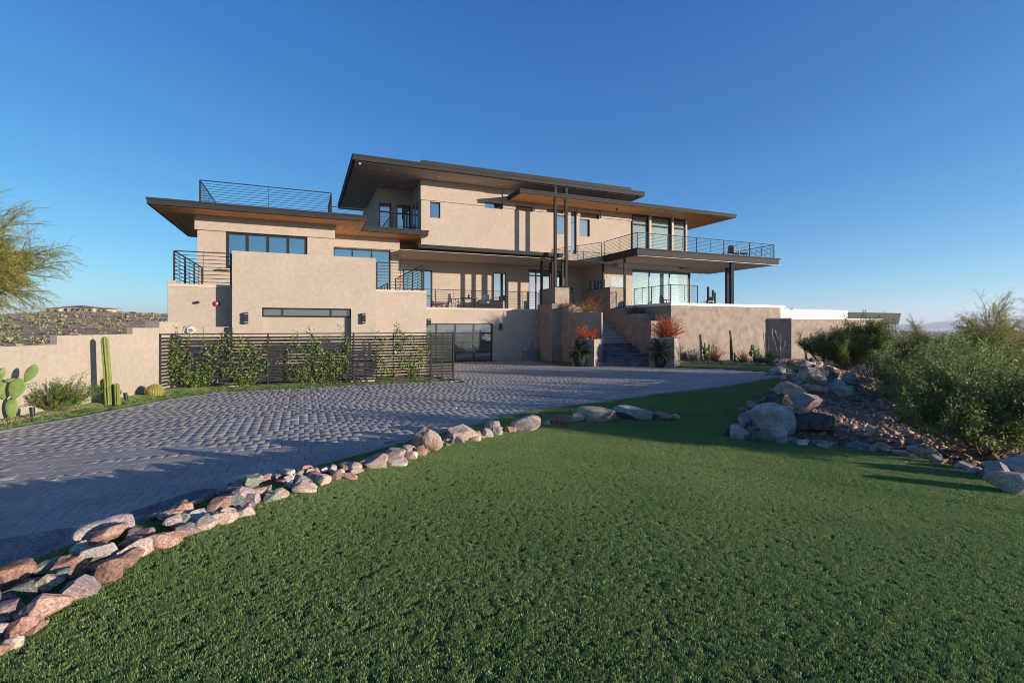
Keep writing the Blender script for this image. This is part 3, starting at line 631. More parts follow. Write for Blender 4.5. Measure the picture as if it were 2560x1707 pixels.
# terrain sheet out to the horizon
def grad(a, b, fine):
    s_ = [a]
    while s_[-1] < b:
        x = s_[-1]; c = abs(x-2) if fine == 'x' else abs(x-12)
        s_.append(x+max(.4 if c < 22 else .4+.09*(c-22), .4))
    return np.array(s_)
gx, gy = grad(-2600, 2600, 'x'), grad(-300, 4200, 'y')
X, Y = np.meshgrid(gx, gy); P = np.stack([X.ravel(), Y.ravel()], 1)
Z = ground(P)-.055-.04*(mound(P) > .004)
nx = len(gx); q = np.array([[j*nx+i, j*nx+i+1, (j+1)*nx+i+1, (j+1)*nx+i] for j in range(len(gy)-1) for i in range(nx-1)])
g = putfast('ground', np.column_stack([P, Z]), q, M_DIRT, smoothf=True); tag(g, 'reddish desert soil around the house and out to the horizon', kind='structure')
# ------------------------------------------------------------------ surfaces cut to outlines
def sheet(name, poly, zf, m, step=.5, dz=0., kind='structure', label=None):
    poly = [tuple(p) for p in poly]; A = np.array(poly)
    edge = []
    for a, b in zip(A, np.roll(A, -1, 0)):
        n = max(1, int(np.hypot(*(b-a))/step)); edge += [tuple(a+(b-a)*i/n) for i in range(n)]
    x0, y0 = A.min(0); x1, y1 = A.max(0); gp = np.array([(x, y) for x in np.arange(x0, x1, step) for y in np.arange(y0, y1, step)])
    gp = gp[inpoly(gp, poly)]; d, _ = segdist(gp, poly, True); gp = gp[d > step*.45]
    co = [Vector(p) for p in edge]+[Vector(p) for p in gp]; n = len(edge)
    v, _, f, *_ = mgeo.delaunay_2d_cdt(co, [], [list(range(n))], 1, 1e-5)
    P = np.array([(p.x, p.y) for p in v]); z = zf(P)+dz
    o = put(name, np.column_stack([P, z]), f, m, smoothf=True, loc=(0, 0, 0)); tag(o, label, kind=kind); return o
near_px = [(41, 1414.5), (124, 1383), (269, 1331.6), (360.7, 1296.4), (518, 1248.7), (663, 1205), (829, 1159.6), (900, 1140), (1034, 1103), (1187, 1065), (1283, 1041.6), (1359, 1024), (1474, 1011), (1589, 995.7), (1650, 986), (1800, 969), (1979, 939.5)]
flat = lambda P: 0*P[:, 0]
NEAR = [cast(px, py, flat) for px, py in near_px]
left_px = [(0, 1074), (159, 1047), (319, 1016.7), (414.5, 997.6), (542, 980), (750, 970.5), (900, 962), (1080, 954.5), (1158, 949.3)]
LEFT = [cast(px, py, flat) for px, py in left_px]
far_px = [(1690, 918), (1804, 921.5), (1920, 930)]
FAR = [cast(px, py, flat) for px, py in far_px]
PIL = [W(14.7, 28.2)[:2], W(14.7, 30.28)[:2]]
fR = W(onV(1136, 19.8), 19.9)[:2]
DRV = [(-7.4, -1.5)]+NEAR+FAR[::-1]+[W(19.2, 24.6)[:2], W(15.4, 25.7)[:2], W(15.4, 28.3)[:2], PIL[0], PIL[1], W(9, 30.28)[:2], W(uB+.05, 30.28)[:2], W(uB+.05, VP+.3)[:2], fR, (fR[0]+.25, fR[1]-.9)]+LEFT[::-1]+[(-11.1, 5), (-11.6, -1.5)]
drive = sheet('driveway', DRV, lambda P: np.zeros(len(P)), M_BED, .8, -.016, label='wide curving driveway of grey interlocking concrete pavers')
# paving: mixed sizes laid in courses along the house axes
rp = random.Random(11); pav = []; m_ = .10
DU = [UV(*p) for p in DRV]; v = min(p[1] for p in DU); vmax = 30.3; umin = min(p[0] for p in DU); umax = max(p[0] for p in DU)
ph = 0
while v < vmax:
    dpt = rp.choice((2, 2, 3, 3, 1))*m_
    if rp.random() < .42: ph = m_-ph
    u = umin+ph
    while u < umax:
        wd = (2 if rp.random() < .93 else rp.choice((1, 3, 4)))*m_
        pav.append((u, v, wd, dpt)); u += wd
    v += dpt
pav = np.array(pav); cen = np.array([W(p[0]+p[2]/2, p[1]+p[3]/2)[:2] for p in pav])
vis = (cen[:, 1] > .5) & (np.abs(cen[:, 0]) < 1.45*cen[:, 1]+3)
pav, cen = pav[vis], cen[vis]; ins = inpoly(cen, DRV); pav, cen = pav[ins], cen[ins]
dd_, _ = segdist(cen, NEAR); d2_, _ = segdist(cen, LEFT); d3_, _ = segdist(cen, DRV, True); k = (dd_ > .30) & (d3_ > .09); pav, cen = pav[k], cen[k]
def paver_verts(w, d, c=.0035, g=.0028, t=.05):
    x, y = w/2-g, d/2-g; return np.array([(-x, -y, -t), (x, -y, -t), (x, y, -t), (-x, y, -t), (-x, -y, -c), (x, -y, -c), (x, y, -c), (-x, y, -c), (-x+c, -y+c, 0), (x-c, -y+c, 0), (x-c, y-c, 0), (-x+c, y-c, 0)])
PF = [(0, 1, 5, 4), (1, 2, 6, 5), (2, 3, 7, 6), (3, 0, 4, 7), (4, 5, 9, 8), (5, 6, 10, 9), (6, 7, 11, 10), (7, 4, 8, 11), (8, 9, 10, 11)]
infr = (np.abs(cen[:, 0]/cen[:, 1]) < 1.03) & (HY-HC*F/-1/cen[:, 1] < 1e9)
rowpix = HY+HC*F/cen[:, 1]; infr &= rowpix < 1440
size = np.where(infr, pav[:, 2]*pav[:, 3]/cen[:, 1]**3, 0); order = np.argsort(-size); top = set(order[:240].tolist())
cache = {}; ALLV, ALLF = [], []
rz_ = np.random.RandomState(3)
for i, (u, v, w_, d_) in enumerate(pav):
    dz = rz_.uniform(-.0012, .0012); tx, ty = rz_.uniform(-.0035, .0035, 2)
    if i in top:
        key = (round(w_, 2), round(d_, 2))
        if key not in cache: cache[key] = mesh('paver', paver_verts(*key), PF, M_PAV)
        o = bpy.data.objects.new('paver', cache[key]); COL.objects.link(o); o.parent = drive; o.location = (cen[i][0], cen[i][1], dz); o.rotation_euler = (tx, ty, TH)
    else:
        q_ = paver_verts(w_, d_); q_[:, 2] += dz+q_[:, 0]*tx+q_[:, 1]*ty; n = len(ALLV)*12
        ALLV.append(np.column_stack([cen[i][0]+q_[:, 0]*c_-q_[:, 1]*s_, cen[i][1]+q_[:, 0]*s_+q_[:, 1]*c_, q_[:, 2]])); ALLF += [tuple(n+k for k in f) for f in PF]
o = putfast('paving', np.concatenate(ALLV), ALLF, M_PAV, parent=drive); o['kind'] = 'stuff'
# soldier course along the kerb-less edges: the nearest stones are parts, the rest one mesh
def edge_course(path, off, wl, wd, first=0):
    P = np.array(path); out = []; acc = 0
    for a, b in zip(P[:-1], P[1:]):
        L = np.hypot(*(b-a)); d = (b-a)/L; n = np.array([-d[1], d[0]]); x = acc
        while x < L: out.append((a+d*x+n*off, math.atan2(d[1], d[0]))); x += wl
        acc = x-L
    return out
BV, BF = [], []; nb_ = 0
ec = edge_course(NEAR, .17, .31, .26)+edge_course(LEFT, -.12, .25, .2)
bm_ = mesh('border_paver', paver_verts(.31, .25), PF, M_PAVB)
for k, (p, an) in enumerate(ec):
    q_ = paver_verts(.31, .25) if k < len(edge_course(NEAR, .17, .31, .26)) else paver_verts(.25, .2)
    if k < 60:
        o = bpy.data.objects.new('border_paver', bm_); COL.objects.link(o); o.parent = drive; o.location = (p[0], p[1], rz_.uniform(0, .004)+.003); o.rotation_euler.z = an; continue
    c1, s1 = math.cos(an), math.sin(an); n = len(BV)*12
    BV.append(np.column_stack([p[0]+q_[:, 0]*c1-q_[:, 1]*s1, p[1]+q_[:, 0]*s1+q_[:, 1]*c1, q_[:, 2]+rz_.uniform(0, .004)+.003])); BF += [tuple(n+k for k in f) for f in PF]
o = putfast('border_paving', np.concatenate(BV), BF, M_PAVB, parent=drive); o['kind'] = 'stuff'
# ------------------------------------------------------------------ lawns
LAWN = [(-7.2, -1.6)]+[(p[0]+.0, p[1]+.0) for p in NEAR]+[ISL[0]]+ISL[1:14]+[(7.5, 3.2), (10, -2.5), (4, -4), (-4, -4)]
lawn = sheet('lawn', LAWN, lambda P: mound(P), M_TURF0, .35, .012, label='large dark green lawn swelling over a low mound in front')
WALLX = -11.5
L2 = LEFT[:5]
lfz = lambda P: .12*smooth(0, .5, segdist(P, LEFT)[0])
bedL = [(WALLX+.02, 4), (WALLX+.02, 16.1), W(onV(410, 19.8), 19.75)[:2], W(onV(1128, 19.8), 19.95)[:2], (fR[0]+.05, fR[1]-.15), (fR[0]+.25, fR[1]-.9)]+LEFT[::-1]+[(-11.08, 5), (-11.1, 4)]
lawn2 = sheet('lawn', bedL, lfz, M_TURF0, .3, .010, label='narrow strip of turf along the left wall and the slatted fence')
tc = [(1690, 917.5), (1804, 921), (1920, 929.5), (1975, 938.5), (2005, 930), (2000, 919), (1918, 914), (1803, 910.5), (1700, 908.5)]
TC = [cast(px, py, flat) for px, py in tc]
lawn3 = sheet('lawn', TC, lambda P: np.zeros(len(P)), M_TURF0, .5, .012, label='strip of turf between the far paving and the cactus bed')
TD = [cast(px, py, flat) for px, py in ((1327, 901.5), (1378, 911), (1429, 915.5), (1429, 904), (1395, 897.5), (1362, 895.5), (1338, 898))]
lawn4 = sheet('lawn', TD, lambda P: np.zeros(len(P)), M_TURF0, .5, .012, label='small patch of turf at the foot of the entry planters')
# ------------------------------------------------------------------ turf blades (instanced clumps)
def clump(name, n, r, h, seed, m):
    k = np.random.RandomState(seed); V, Fq = [], []
    for i in range(n):
        a, b = k.uniform(0, 6.28, 2); rr = r*math.sqrt(k.uniform()); x, y = rr*math.cos(a), rr*math.sin(a); hh = h*k.uniform(.6, 1.1); w_ = .0019*k.uniform(.7, 1.3)
        lx, ly = k.normal(0, .2, 2)*hh; dx, dy = math.cos(b)*w_, math.sin(b)*w_; n0 = len(V)
        V += [(x-dx, y-dy, 0), (x+dx, y+dy, 0), (x+dx*.8+lx*.4, y+dy*.8+ly*.4, hh*.6), (x-dx*.8+lx*.4, y-dy*.8+ly*.4, hh*.6), (x+lx, y+ly, hh)]
        Fq += [(n0, n0+1, n0+2, n0+3), (n0+3, n0+2, n0+4)]
    return bpy.data.objects.new(name, mesh(name, V, Fq, m))       # never linked on its own: only its copies grow on the lawn
CL = [clump('grass_clump', 26, .024, .016, s, M_TURF) for s in (1, 2)]
CL2 = clump('grass_clump_wide', 44, .07, .021, 9, M_TURF)
def scatter(name, pts, zf, scl, obj, label, kind='stuff', seed=0):
    k = np.random.RandomState(seed); n = len(pts); z = zf(pts)
    me = bpy.data.meshes.new(name); me.vertices.add(n); me.vertices.foreach_set('co', np.column_stack([pts, z]).astype(np.float32).ravel())
    a = me.attributes.new('turn', 'FLOAT_VECTOR', 'POINT'); a.data.foreach_set('vector', np.column_stack([k.normal(0, .12, n), k.normal(0, .12, n), k.uniform(0, 6.28, n)]).astype(np.float32).ravel())
    b = me.attributes.new('size', 'FLOAT', 'POINT'); b.data.foreach_set('value', (scl*k.uniform(.75, 1.25, n)).astype(np.float32))
    o = bpy.data.objects.new(name, me); COL.objects.link(o)
    ng = bpy.data.node_groups.new(name, 'GeometryNodeTree'); ng.interface.new_socket('Geometry', in_out='INPUT', socket_type='NodeSocketGeometry'); ng.interface.new_socket('Geometry', in_out='OUTPUT', socket_type='NodeSocketGeometry')
    gi, go = ng.nodes.new('NodeGroupInput'), ng.nodes.new('NodeGroupOutput'); ip = ng.nodes.new('GeometryNodeInstanceOnPoints'); oi = ng.nodes.new('GeometryNodeObjectInfo')
    oi.inputs[0].default_value = obj; na = ng.nodes.new('GeometryNodeInputNamedAttribute'); na.data_type = 'FLOAT_VECTOR'; na.inputs[0].default_value = 'turn'
    nb = ng.nodes.new('GeometryNodeInputNamedAttribute'); nb.data_type = 'FLOAT'; nb.inputs[0].default_value = 'size'
    L = ng.links.new; L(gi.outputs[0], ip.inputs['Points']); L(oi.outputs['Geometry'], ip.inputs['Instance']); L(na.outputs[0], ip.inputs['Rotation']); L(nb.outputs[0], ip.inputs['Scale']); L(ip.outputs[0], go.inputs[0])
    md = o.modifiers.new('scatter', 'NODES'); md.node_group = ng; tag(o, label, 'grass', kind=kind); return o
kg = np.random.RandomState(21)
def sample(poly, dens, n_try):
    """points inside an outline, thinned with distance so that blades stay about one picture grain apart"""
    A = np.array(poly); P = kg.uniform(A.min(0), A.max(0), (n_try, 2)); P = P[(P[:, 1] > .9) & (np.abs(P[:, 0]) < 1.25*P[:, 1]+.6)]
    d = np.hypot(P[:, 0], P[:, 1]); area = np.prod(A.max(0)-A.min(0)); k = dens(d)/(n_try/area); P = P[kg.uniform(0, 1, len(P)) < k]
    return P[inpoly(P, poly)]
def nearfar(P, cut): d = np.hypot(P[:, 0], P[:, 1]); return P[d < cut], P[d >= cut]
P = sample(LAWN, lambda d: 4000*np.minimum(1, (4.2/np.maximum(d, 1))**1.2), 1200000)
SEAM = [[cast(1790, 1118, mound), cast(2130, 1505, mound)], [cast(1560, 1075, mound), cast(1700, 1700, mound)], [cast(2060, 1130, mound), cast(2520, 1420, mound)]]
for sm, wd in zip(SEAM, (.022, .014, .018)):
    d, _ = segdist(P, sm); P = P[(d > wd) | (kg.uniform(0, 1, len(P)) < .5)]
a_, b_ = nearfar(P, 7.5)
lz = lambda P: mound(P)+.012
for k in (0, 1): scatter('grass', a_[k::2], lz, .85, CL[k], 'short dense turf blades on the near lawn', seed=k)
scatter('grass', b_, lz, .95, CL2, 'turf blades on the far part of the lawn', seed=5)
P2 = sample(bedL, lambda d: 420+0*d, 60000); scatter('grass', P2, lambda P: lfz(P)+.010, 1.0, CL2, 'turf blades along the left wall and fence', seed=6)
P3 = np.concatenate([sample(TC, lambda d: 260+0*d, 60000), sample(TD, lambda d: 260+0*d, 20000)]); scatter('grass', P3, lambda P: np.zeros(len(P))+.012, 1.0, CL2, 'turf blades beyond the paving', seed=7)
def flecks(name, P, zf, n_pale, size, label):
    k = np.random.RandomState(4); V, Q = [], []
    z = zf(P)
    for (x, y), zz in zip(P, z):
        a = k.uniform(0, 6.28); l, w_ = size*k.uniform(.5, 1.3), size*.4; dx, dy = math.cos(a), math.sin(a); n = len(V); h = zz+.021
        V += [(x-dx*l, y-dy*l, h), (x+dy*w_, y-dx*w_, h+.008), (x+dx*l, y+dy*l, h+.004), (x-dy*w_, y+dx*w_, h+.003)]; Q.append((n, n+1, n+2, n+3))
    o = putfast(name, V, Q, M_THATCH); tag(o, label, 'leaves', kind='stuff')
P = sample(LAWN, lambda d: 14*np.minimum(1, (5/np.maximum(d, 1))), 40000); flecks('fallen_leaves', P, lz, 1, .010, 'tiny dry leaf flecks caught in the lawn')
P = sample(bedL, lambda d: 60+0*d, 30000); flecks('fallen_leaves', P, lambda P: lfz(P), 1, .014, 'dry leaf flecks on the turf strip by the fence')
# ------------------------------------------------------------------ garden wall on the left
def gwall():
    t = thing('garden_wall', (WALLX, 11, .0), 'cream stucco garden wall with stepped top at the left edge', 'wall')
    st = [(1.5, 9.0, 1.55), (9.0, atW(143), zw(300, 861)), (atW(143), atW(332), zw(240, 838.5)), (atW(332), 16.12, zw(400, 819.5))]
    for a, b, z in st: MB('w').box(WALLX-.20, WALLX, a+.0005, b-.0005, -.1, z).build('wall_section', M_ST3, t, .012)
    MB('w').box(WALLX-.5, WALLX+.0, 16.125, 17.4, -.1, zw(391, 804)).build('wall_section', M_ST3, t, .012)
def atW(px): return WALLX/((px-CX)/F)
def zw(px, py):
    t = {300: 12.44, 240: 12.44, 400: 14.95, 391: 16.2}[px]; return HC+t*(HY-py)/F
gwall()
# ------------------------------------------------------------------ entry stairs and planters
st = thing('entry_stairs', W(18.3, 27, 0), 'broad entry stairs with slate lower risers and pale upper steps', 'stairs')
x0, y0 = atT(1487, 28.4); x1, y1 = atT(1622, 27.9)
ris = .19; b0 = 27.9
for k in range(3):
    ya = b0+k*1.0; xa, xb = (1487+k*2.7-CX)/F*(ya), (1624-CX)/F*ya+.15
    s1 = MB('w').box(xa, xb, ya, b0+5.0 if k == 2 else ya+1.03, 0 if k == 0 else k*ris-.05, (k+1)*ris-.03).build('step', M_BED, st)
    n = 8
    for i in range(n):
        u0_, u1_ = xa+(xb-xa)*i/n, xa+(xb-xa)*(i+1)/n
        MB('w').box(u0_+.003, u1_-.003, ya-.02, ya-.001, k*ris+.004, (k+1)*ris-.05).build('riser_tile', M_STEPB, s1)
        MB('w').box(u0_+.003, u1_-.003, ya-.03, ya+1.0 if k < 2 else ya+1.8, (k+1)*ris-.029, (k+1)*ris).build('tread_tile', M_STEPB, s1)
UA, UB = 16.9, 19.78
for k in range(14):
    V0 = 26.3+k*.30 if k < 3 else 27.0+(k-3)*.36; zz = (3+k)*ris
    if k < 3: V0 = 25.75+k*.42
    if zz+ris > 3.46: break
    V1 = V0+.75
    if k >= 3: MB().box(UA+.01, UB-.01, V0-.035, V0+.30, zz+ris+.001, zz+ris+.035).build('tread_slab', M_CAP, st)
    s1 = MB().box(UA, UB, V0, V1, zz-.2, zz+ris).build('step', M_BED if k < 3 else M_STEP, st, 0 if k < 3 else .006)
    if k < 3:
        for i in range(8):
            a, b = UA+(UB-UA)*i/8, UA+(UB-UA)*(i+1)/8
            MB().box(a+.003, b-.003, V0-.02, V0-.001, zz+.004, zz+ris-.04).build('riser_tile', M_STEPB, s1); MB().box(a+.003, b-.003, V0-.03, V1, zz+ris-.035+.036, zz+ris+.012).build('tread_tile', M_STEPB, s1)
MB().box(UA, UB, V1-.3, VE, 3.0, ZT-.005).build('landing', M_STEP, st)
def pl(name, poly, z0, z1, label, cat='planter', m=None, cap=False, frame='uv', wallt=.16, soil=.18):
    """masonry box with a rim and soil inside"""
    pts = [W(*p) if frame == 'uv' else (*p, 0) for p in poly]; cx = sum(p[0] for p in pts)/len(pts); cy = sum(p[1] for p in pts)/len(pts)
    t = thing(name, (cx, cy, z0), label, cat)
    P2 = [(p[0], p[1]) for p in pts]; C2 = np.array([cx, cy]); In = [tuple(C2+(np.array(p)-C2)*(1-wallt/max(.4, np.hypot(*(np.array(p)-C2))))) for p in P2]
    k = len(P2); v = [(*p, z0) for p in P2]+[(*p, z1) for p in P2]+[(*p, z1) for p in In]+[(*p, z1-soil) for p in In]
    f = [tuple(reversed(range(k)))]+[(i, (i+1) % k, k+(i+1) % k, k+i) for i in range(k)]+[(k+i, k+(i+1) % k, 2*k+(i+1) % k, 2*k+i) for i in range(k)]+[(2*k+i, 2*k+(i+1) % k, 3*k+(i+1) % k, 3*k+i) for i in range(k)]
    put('wall', v, f, m or M_ST2, t, bevel=.01); put('soil', [(*p, z1-soil+.002) for p in In], [tuple(range(k))], M_DIRT, t); return t
def rot(px, t, w_, d_, ang):
    x, y = atT(px, t); c, s = math.cos(R(ang)), math.sin(R(ang)); return [(x, y), (x+w_*c, y+w_*s), (x+w_*c-d_*s, y+w_*s+d_*c), (x-d_*s, y+d_*c)]
PLL = [atT(1429.5, 28.4), atT(1485.7, 27.6), atT(1506.5, 29.3), (atT(1429.5, 28.4)[0]+.55, 30.1)]
pl('lower_planter', PLL, 0, 1.52, 'low stucco planter left of the stairs behind a potted sago palm', frame='w')
PLR = [atT(1622, 27.7), atT(1686, 26.8), atT(1699.5, 28.3), W(21.28, VT-.01)[:2], W(19.78, 24.72)[:2]]
pl('lower_planter', PLR, 0, 1.60, 'low stucco planter right of the stairs behind a potted sago palm', frame='w')
pl('upper_planter', [UV(*atT(1450, 30.1)), UV(*atT(1504, 29.4)), UV(*atT(1506.8, 30.3)), (16.9, 27.25), (15.4, 27.25)], 0, 3.1, 'tall stucco planter left of the pale steps, its front face in shade')
pl('upper_planter', [(15.4, 27.252), (16.9, 27.252), (16.9, 28.9), (15.4, 28.9)], 0, 3.5, 'tallest planter on the left, set back beside the post pedestal')
pd = thing('post_pedestal', W(15.6, 29.5, 0), 'stepped stucco pedestal under the tall steel posts', 'pedestal')
MB().box(14.72, 15.398, 28.15, 30.27, 0, 3.72).build('lower_block', M_ST2, pd, .01)
a_, b_ = onV(1387, VC), onV(1423, VC)
MB().box(a_, b_, VC-.02, 30.9, 3.72, 4.8).build('upper_block', M_ST2, pd, .012)
MB().box(15.4, 16.9, 28.902, 30.9, 0, 3.718).build('lower_block', M_ST2, pd)
# retaining wall beside the stairs, with stepped planters
rw = thing('stair_wall', W(20.4, 28, 0), 'stepped retaining wall on the right of the entry stairs', 'wall')
ztr = zV(1677, 763.7, VT)
for a, b, z in ((29.1, 32.2, 4.98), (27.5, 29.098, 3.5), (25.9, 27.498, 3.07), (24.7, 25.898, 2.6)):
    MB().box(19.8, 20.99 if z < 4 else 21.0, a, b, 0, z-.0 if z > 4 else z-.30).build('wall_block', M_ST2, rw, .01)
    if z < 4:
        MB().box(19.8, 19.95, a, b, z-.298, z).build('planter_rim', M_ST2, rw); MB().box(19.951, 20.99, a, a+.15, z-.298, z).build('planter_rim', M_ST2, rw)
MB().box(19.79, 21.02, 29.08, 32.2, 4.981, 5.02).build('coping', M_MET, rw)
gp = MB().box(19.88, 19.90, 29.9, 32.1, 5.022, 5.62).build('glass_panel', M_GLR, rw); MB().box(19.95, 20.95, 29.2, 29.22, 5.022, 5.75).build('glass_panel', M_GLR, rw)
# ------------------------------------------------------------------ terrace wall, block wall, pool
tw = thing('terrace_wall', W(26, VT, 0), 'broad trowelled brown terrace wall with a white coping', 'wall')
uT0, uT1 = 21.0, onV(1951.5, VT); capz = zV(1677, 756.4, VT)
MB().box(uT0, uT1, VT, VT+.35, -.2, ztr).build('front_wall', M_ST2, tw, .01)
MB().box(uT0, uT0+.35, VT+.352, 29.09, 0, ztr-.002).build('side_wall', M_ST2, tw)
MB().box(uT0-.03, uT1+.45, VT-.05, VT+.40, ztr+.002, capz).build('coping', M_CAPW, tw, .012)
MB().box(uT0-.03, uT0+.38, VT+.402, 29.1, ztr+.0, capz-.002).build('coping', M_CAPW, tw)
MB().box(uT0+.36, uT1+.3, VT+.41, VW-.01, ZT-.3, ZT).build('terrace_floor', M_FL, tw)
MB().box(uT1+.001, uT1+.34, VT+.003, VT+.34, -.2, ztr-.002).build('wall_end', M_WHT, tw)
railing(tw, [(21.2, 28.25, capz), (21.2, VT+.25, capz), (onV(1744, VT+.25), VT+.25, capz)], h=zV(1677, 712, VT+.25)-capz+.02, nb=8, step=2.2)
ub0, ub1 = UV(*atT(1978.5, 33.2)), UV(*atT(1946, 33.5))
bw = thing('block_wall', W(33, 23.6, 0), 'lower brown wall block with an angled shaded corner in the garden', 'wall')
zbk = HC+33.2*(HY-797.5)/F
ub2 = (onV(1917.5, VT), VT-.02); poly = [ub0, (40, ub0[1]), (40, VT-.02), ub2, ub1]
MB().prism(poly, -.3, zbk).build('wall', M_ST2, bw, .01)
MB().prism([(ub0[0]-.03, ub0[1]-.04), (40.05, ub0[1]-.04), (40.05, VT-.03), (ub2[0]-.03, VT-.03), (ub1[0]-.04, ub1[1])], zbk+.002, zbk+.075).build('coping', M_CAPW, bw)
po = thing('pool_wall', W(36, 25.5, 2), 'white infinity pool wall with streaked face above the brown block', 'pool')
up0, up1 = uT1+.36, onV(2119, 25.5); zp0, zp1 = 2.2, zV(1960, 773, 25.5)
MB().box(up0, up1, 25.5, 30, zp0, zp1).build('wall', M_WHT, po, .01)
MB().box(up0+.1, up1-.1, 25.6, 29.9, zp1+.001, zp1+.02).build('water', M_GL, po)
MB().box(onV(1990, 26)-.3, onV(1990, 26)+.1, 26, 26.3, zp1+.021, zp1+.10).build('pool_float', M_BLK, po)
so_ = thing('spa_block', W(40, 27, 2), 'dark wedge-ended steel overhang beyond the white pool wall', 'overhang')
v7 = 27.0; s0, s1_ = onV(2110, v7), onV(2253, v7); z70, z71 = zV(2180, 810, v7), zV(2180, 781.5, v7); b = MB(); 
n = b.pts([(s0, v7, z70), (s1_-.35, v7, z70), (s1_, v7, z71), (s0, v7, z71), (s0, v7+3, z70), (s1_-.35, v7+3, z70), (s1_, v7+3, z71), (s0, v7+3, z71)])
b.f += [(0, 1, 2, 3), (7, 6, 5, 4), (1, 5, 6, 2), (3, 2, 6, 7), (0, 4, 5, 1), (4, 0, 3, 7)]; b.build('fascia', M_FAS, so_, .01)
MB().box(s0+.2, s1_-1.2, v7+.5, v7+2.5, -1, z70).build('support', M_ST2, so_)
# ------------------------------------------------------------------ slatted fence and what stands behind it
VFn = 19.8; fz = .12
fe = thing('slatted_fence', W(-1, VFn, fz), 'dark metal fence of horizontal slats overgrown with vines', 'fence')
ztop = HC+VFn/(c_+.6866*s_)*(HY-833.4)/F; fpx = (431, 670, 884, 1077, 1133.5); fu = [onV(p, VFn) for p in fpx]
nS = 15; pitch = (ztop-.10-(fz+.10))/nS
def slats(p, q, out):
    P, Q = Vector(p), Vector(q)
    for j in range(nS):
        hgt = pitch*(.80 if j % 2 else .58); z = fz+.10+pitch*(j+.5)
        MB().bar((P.x, P.y, z), (Q.x, Q.y, z), .02, hgt).build('slat', M_MET, fe)
    MB().bar((P.x, P.y, ztop-.025), (Q.x, Q.y, ztop-.025), .045, .04).build('top_rail', M_MET, fe)
    MB().bar((P.x, P.y, fz+.05), (Q.x, Q.y, fz+.05), .04, .035).build('bottom_rail', M_MET, fe)
for a, b in zip(fu[:-1], fu[1:]): slats((a+.03, VFn), (b-.03, VFn), fe)
for u in fu: MB().box(u-.028, u+.028, VFn-.035, VFn+.035, fz-.2, ztop).build('post', M_MET, fe)
for a, b in zip(fu[:-1], fu[1:]): MB().box((a+b)/2-.02, (a+b)/2+.02, VFn+.012, VFn+.05, fz-.1, ztop-.05).build('post', M_MET, fe)
x_, y_ = W(fu[0], VFn)[:2]; rtn = UV(WALLX+.02, 16.12)
slats(rtn, (fu[0]-.03, VFn), fe); MB().box(rtn[0]-.025, rtn[0]+.025, rtn[1]-.025, rtn[1]+.025, fz-.2, ztop).build('post', M_MET, fe)
def cond(u, v, label, w_=.85, h=.95):
    t = thing('air_conditioner', W(u, v, 0), label, 'air conditioner', 'cooling units behind the fence')
    MB().box(u-w_/2, u+w_/2, v-.35, v+.35, .08, h).build('case', M_GREYM, t, .02)
    MB().box(u-w_/2-.04, u+w_/2+.04, v-.4, v+.4, 0, .079).build('base_pad', M_CAP, t)
    for k in range(9): MB().box(u-w_/2+.05, u+w_/2-.05, v-.362, v-.351, .16+k*.08, .19+k*.08).build('louvre', M_BLK, t)
    l = MB(); l.lathe([(.27, h+.001), (.27, h+.03), (.08, h+.05)], 16); l.v = [(p[0]+u, p[1]+v, p[2]) for p in l.v]; l.build('fan_guard', M_BLK, t)
cond(onV(590, 21.1), 21.1, 'grey cooling unit behind the slatted fence, left of its second post')
cond(onV(905, 21.1), 21.1, 'grey cooling unit behind the slatted fence, right of its middle post')
mc = thing('meter_cabinet', W(onV(485, 21.6), 21.6, 0), 'tan utility cabinet with a round white meter above the fence', 'cabinet')
a, b, z = onV(446, 21.6), onV(570, 21.6), zV(500, 817, 21.6)
MB().box(a, b, 21.6, 21.84, 0, z).build('case', M_ST, mc, .01); MB().box((a+b)/2-.006, (a+b)/2+.006, 21.59, 21.599, .2, z).build('door_seam', M_GREYM, mc)
disc(onV(478, 21.6), 21.6, zV(478, 825.5, 21.6), .15, .06, M_PLATE, 'meter', mc); disc(onV(478, 21.6), 21.54, zV(478, 825.5, 21.6), .07, .01, M_GREYM, 'dial', mc)
for px in (441, 574): MB().box(onV(px, 21.6)-.09, onV(px, 21.6)+.09, 21.5, 21.68, 0, zV(px, 818, 21.6)).build('side_post', M_BLK, mc)
nb2 = thing('notice_board', W(onV(695, 21.5), 21.5, 0), 'small red and white notices on a dark post behind the fence', 'sign')
u = onV(712, 21.5); MB().box(u-.06, u+.06, 21.55, 21.67, 0, 1.5).build('post', M_BLK, nb2)
a = onV(678, 21.5); MB().box(a, a+.23, 21.52, 21.545, zV(690, 905, 21.5), zV(690, 893, 21.5)).build('red_notice', M_RED, nb2)
a = onV(690.5, 21.5); MB().box(a, a+.27, 21.52, 21.545, zV(690, 905, 21.5), zV(690, 893.5, 21.5)).build('white_notice', M_PLATE, nb2)
a = onV(690.5, 21.5)
for k in range(4): MB().box(a+.03, a+.24, 21.515, 21.519, zV(690, 904-k*2.6, 21.5), zV(690, 903.2-k*2.6, 21.5)).build('print_line', M_GREYM, nb2)
wp = thing('water_equipment', W(onV(1312, 30.0), 30.0, 0), 'grey filter box with white pipe against the shaded garage wall', 'equipment')
u = onV(1325, 30.0); MB().box(u-.38, u+.38, 29.75, 30.2, 0, zV(1325, 876, 30)).build('box', M_GREYM, wp, .01)
MB().tube((onV(1312, 30.1), 30.1, 0), (onV(1312, 30.1), 30.1, zV(1312, 869, 30.1)), .05, 8).build('pipe', M_PLATE, wp)
b = MB(); pp = [(u+.1, 29.9, .65), (u+.15, 29.9, .95), (u+.12, 29.9, 1.2), (u+.0, 29.9, 1.25)]
for p, q in zip(pp[:-1], pp[1:]): b.tube(p, q, .02, 6)
b.build('hose', M_BLK, wp)
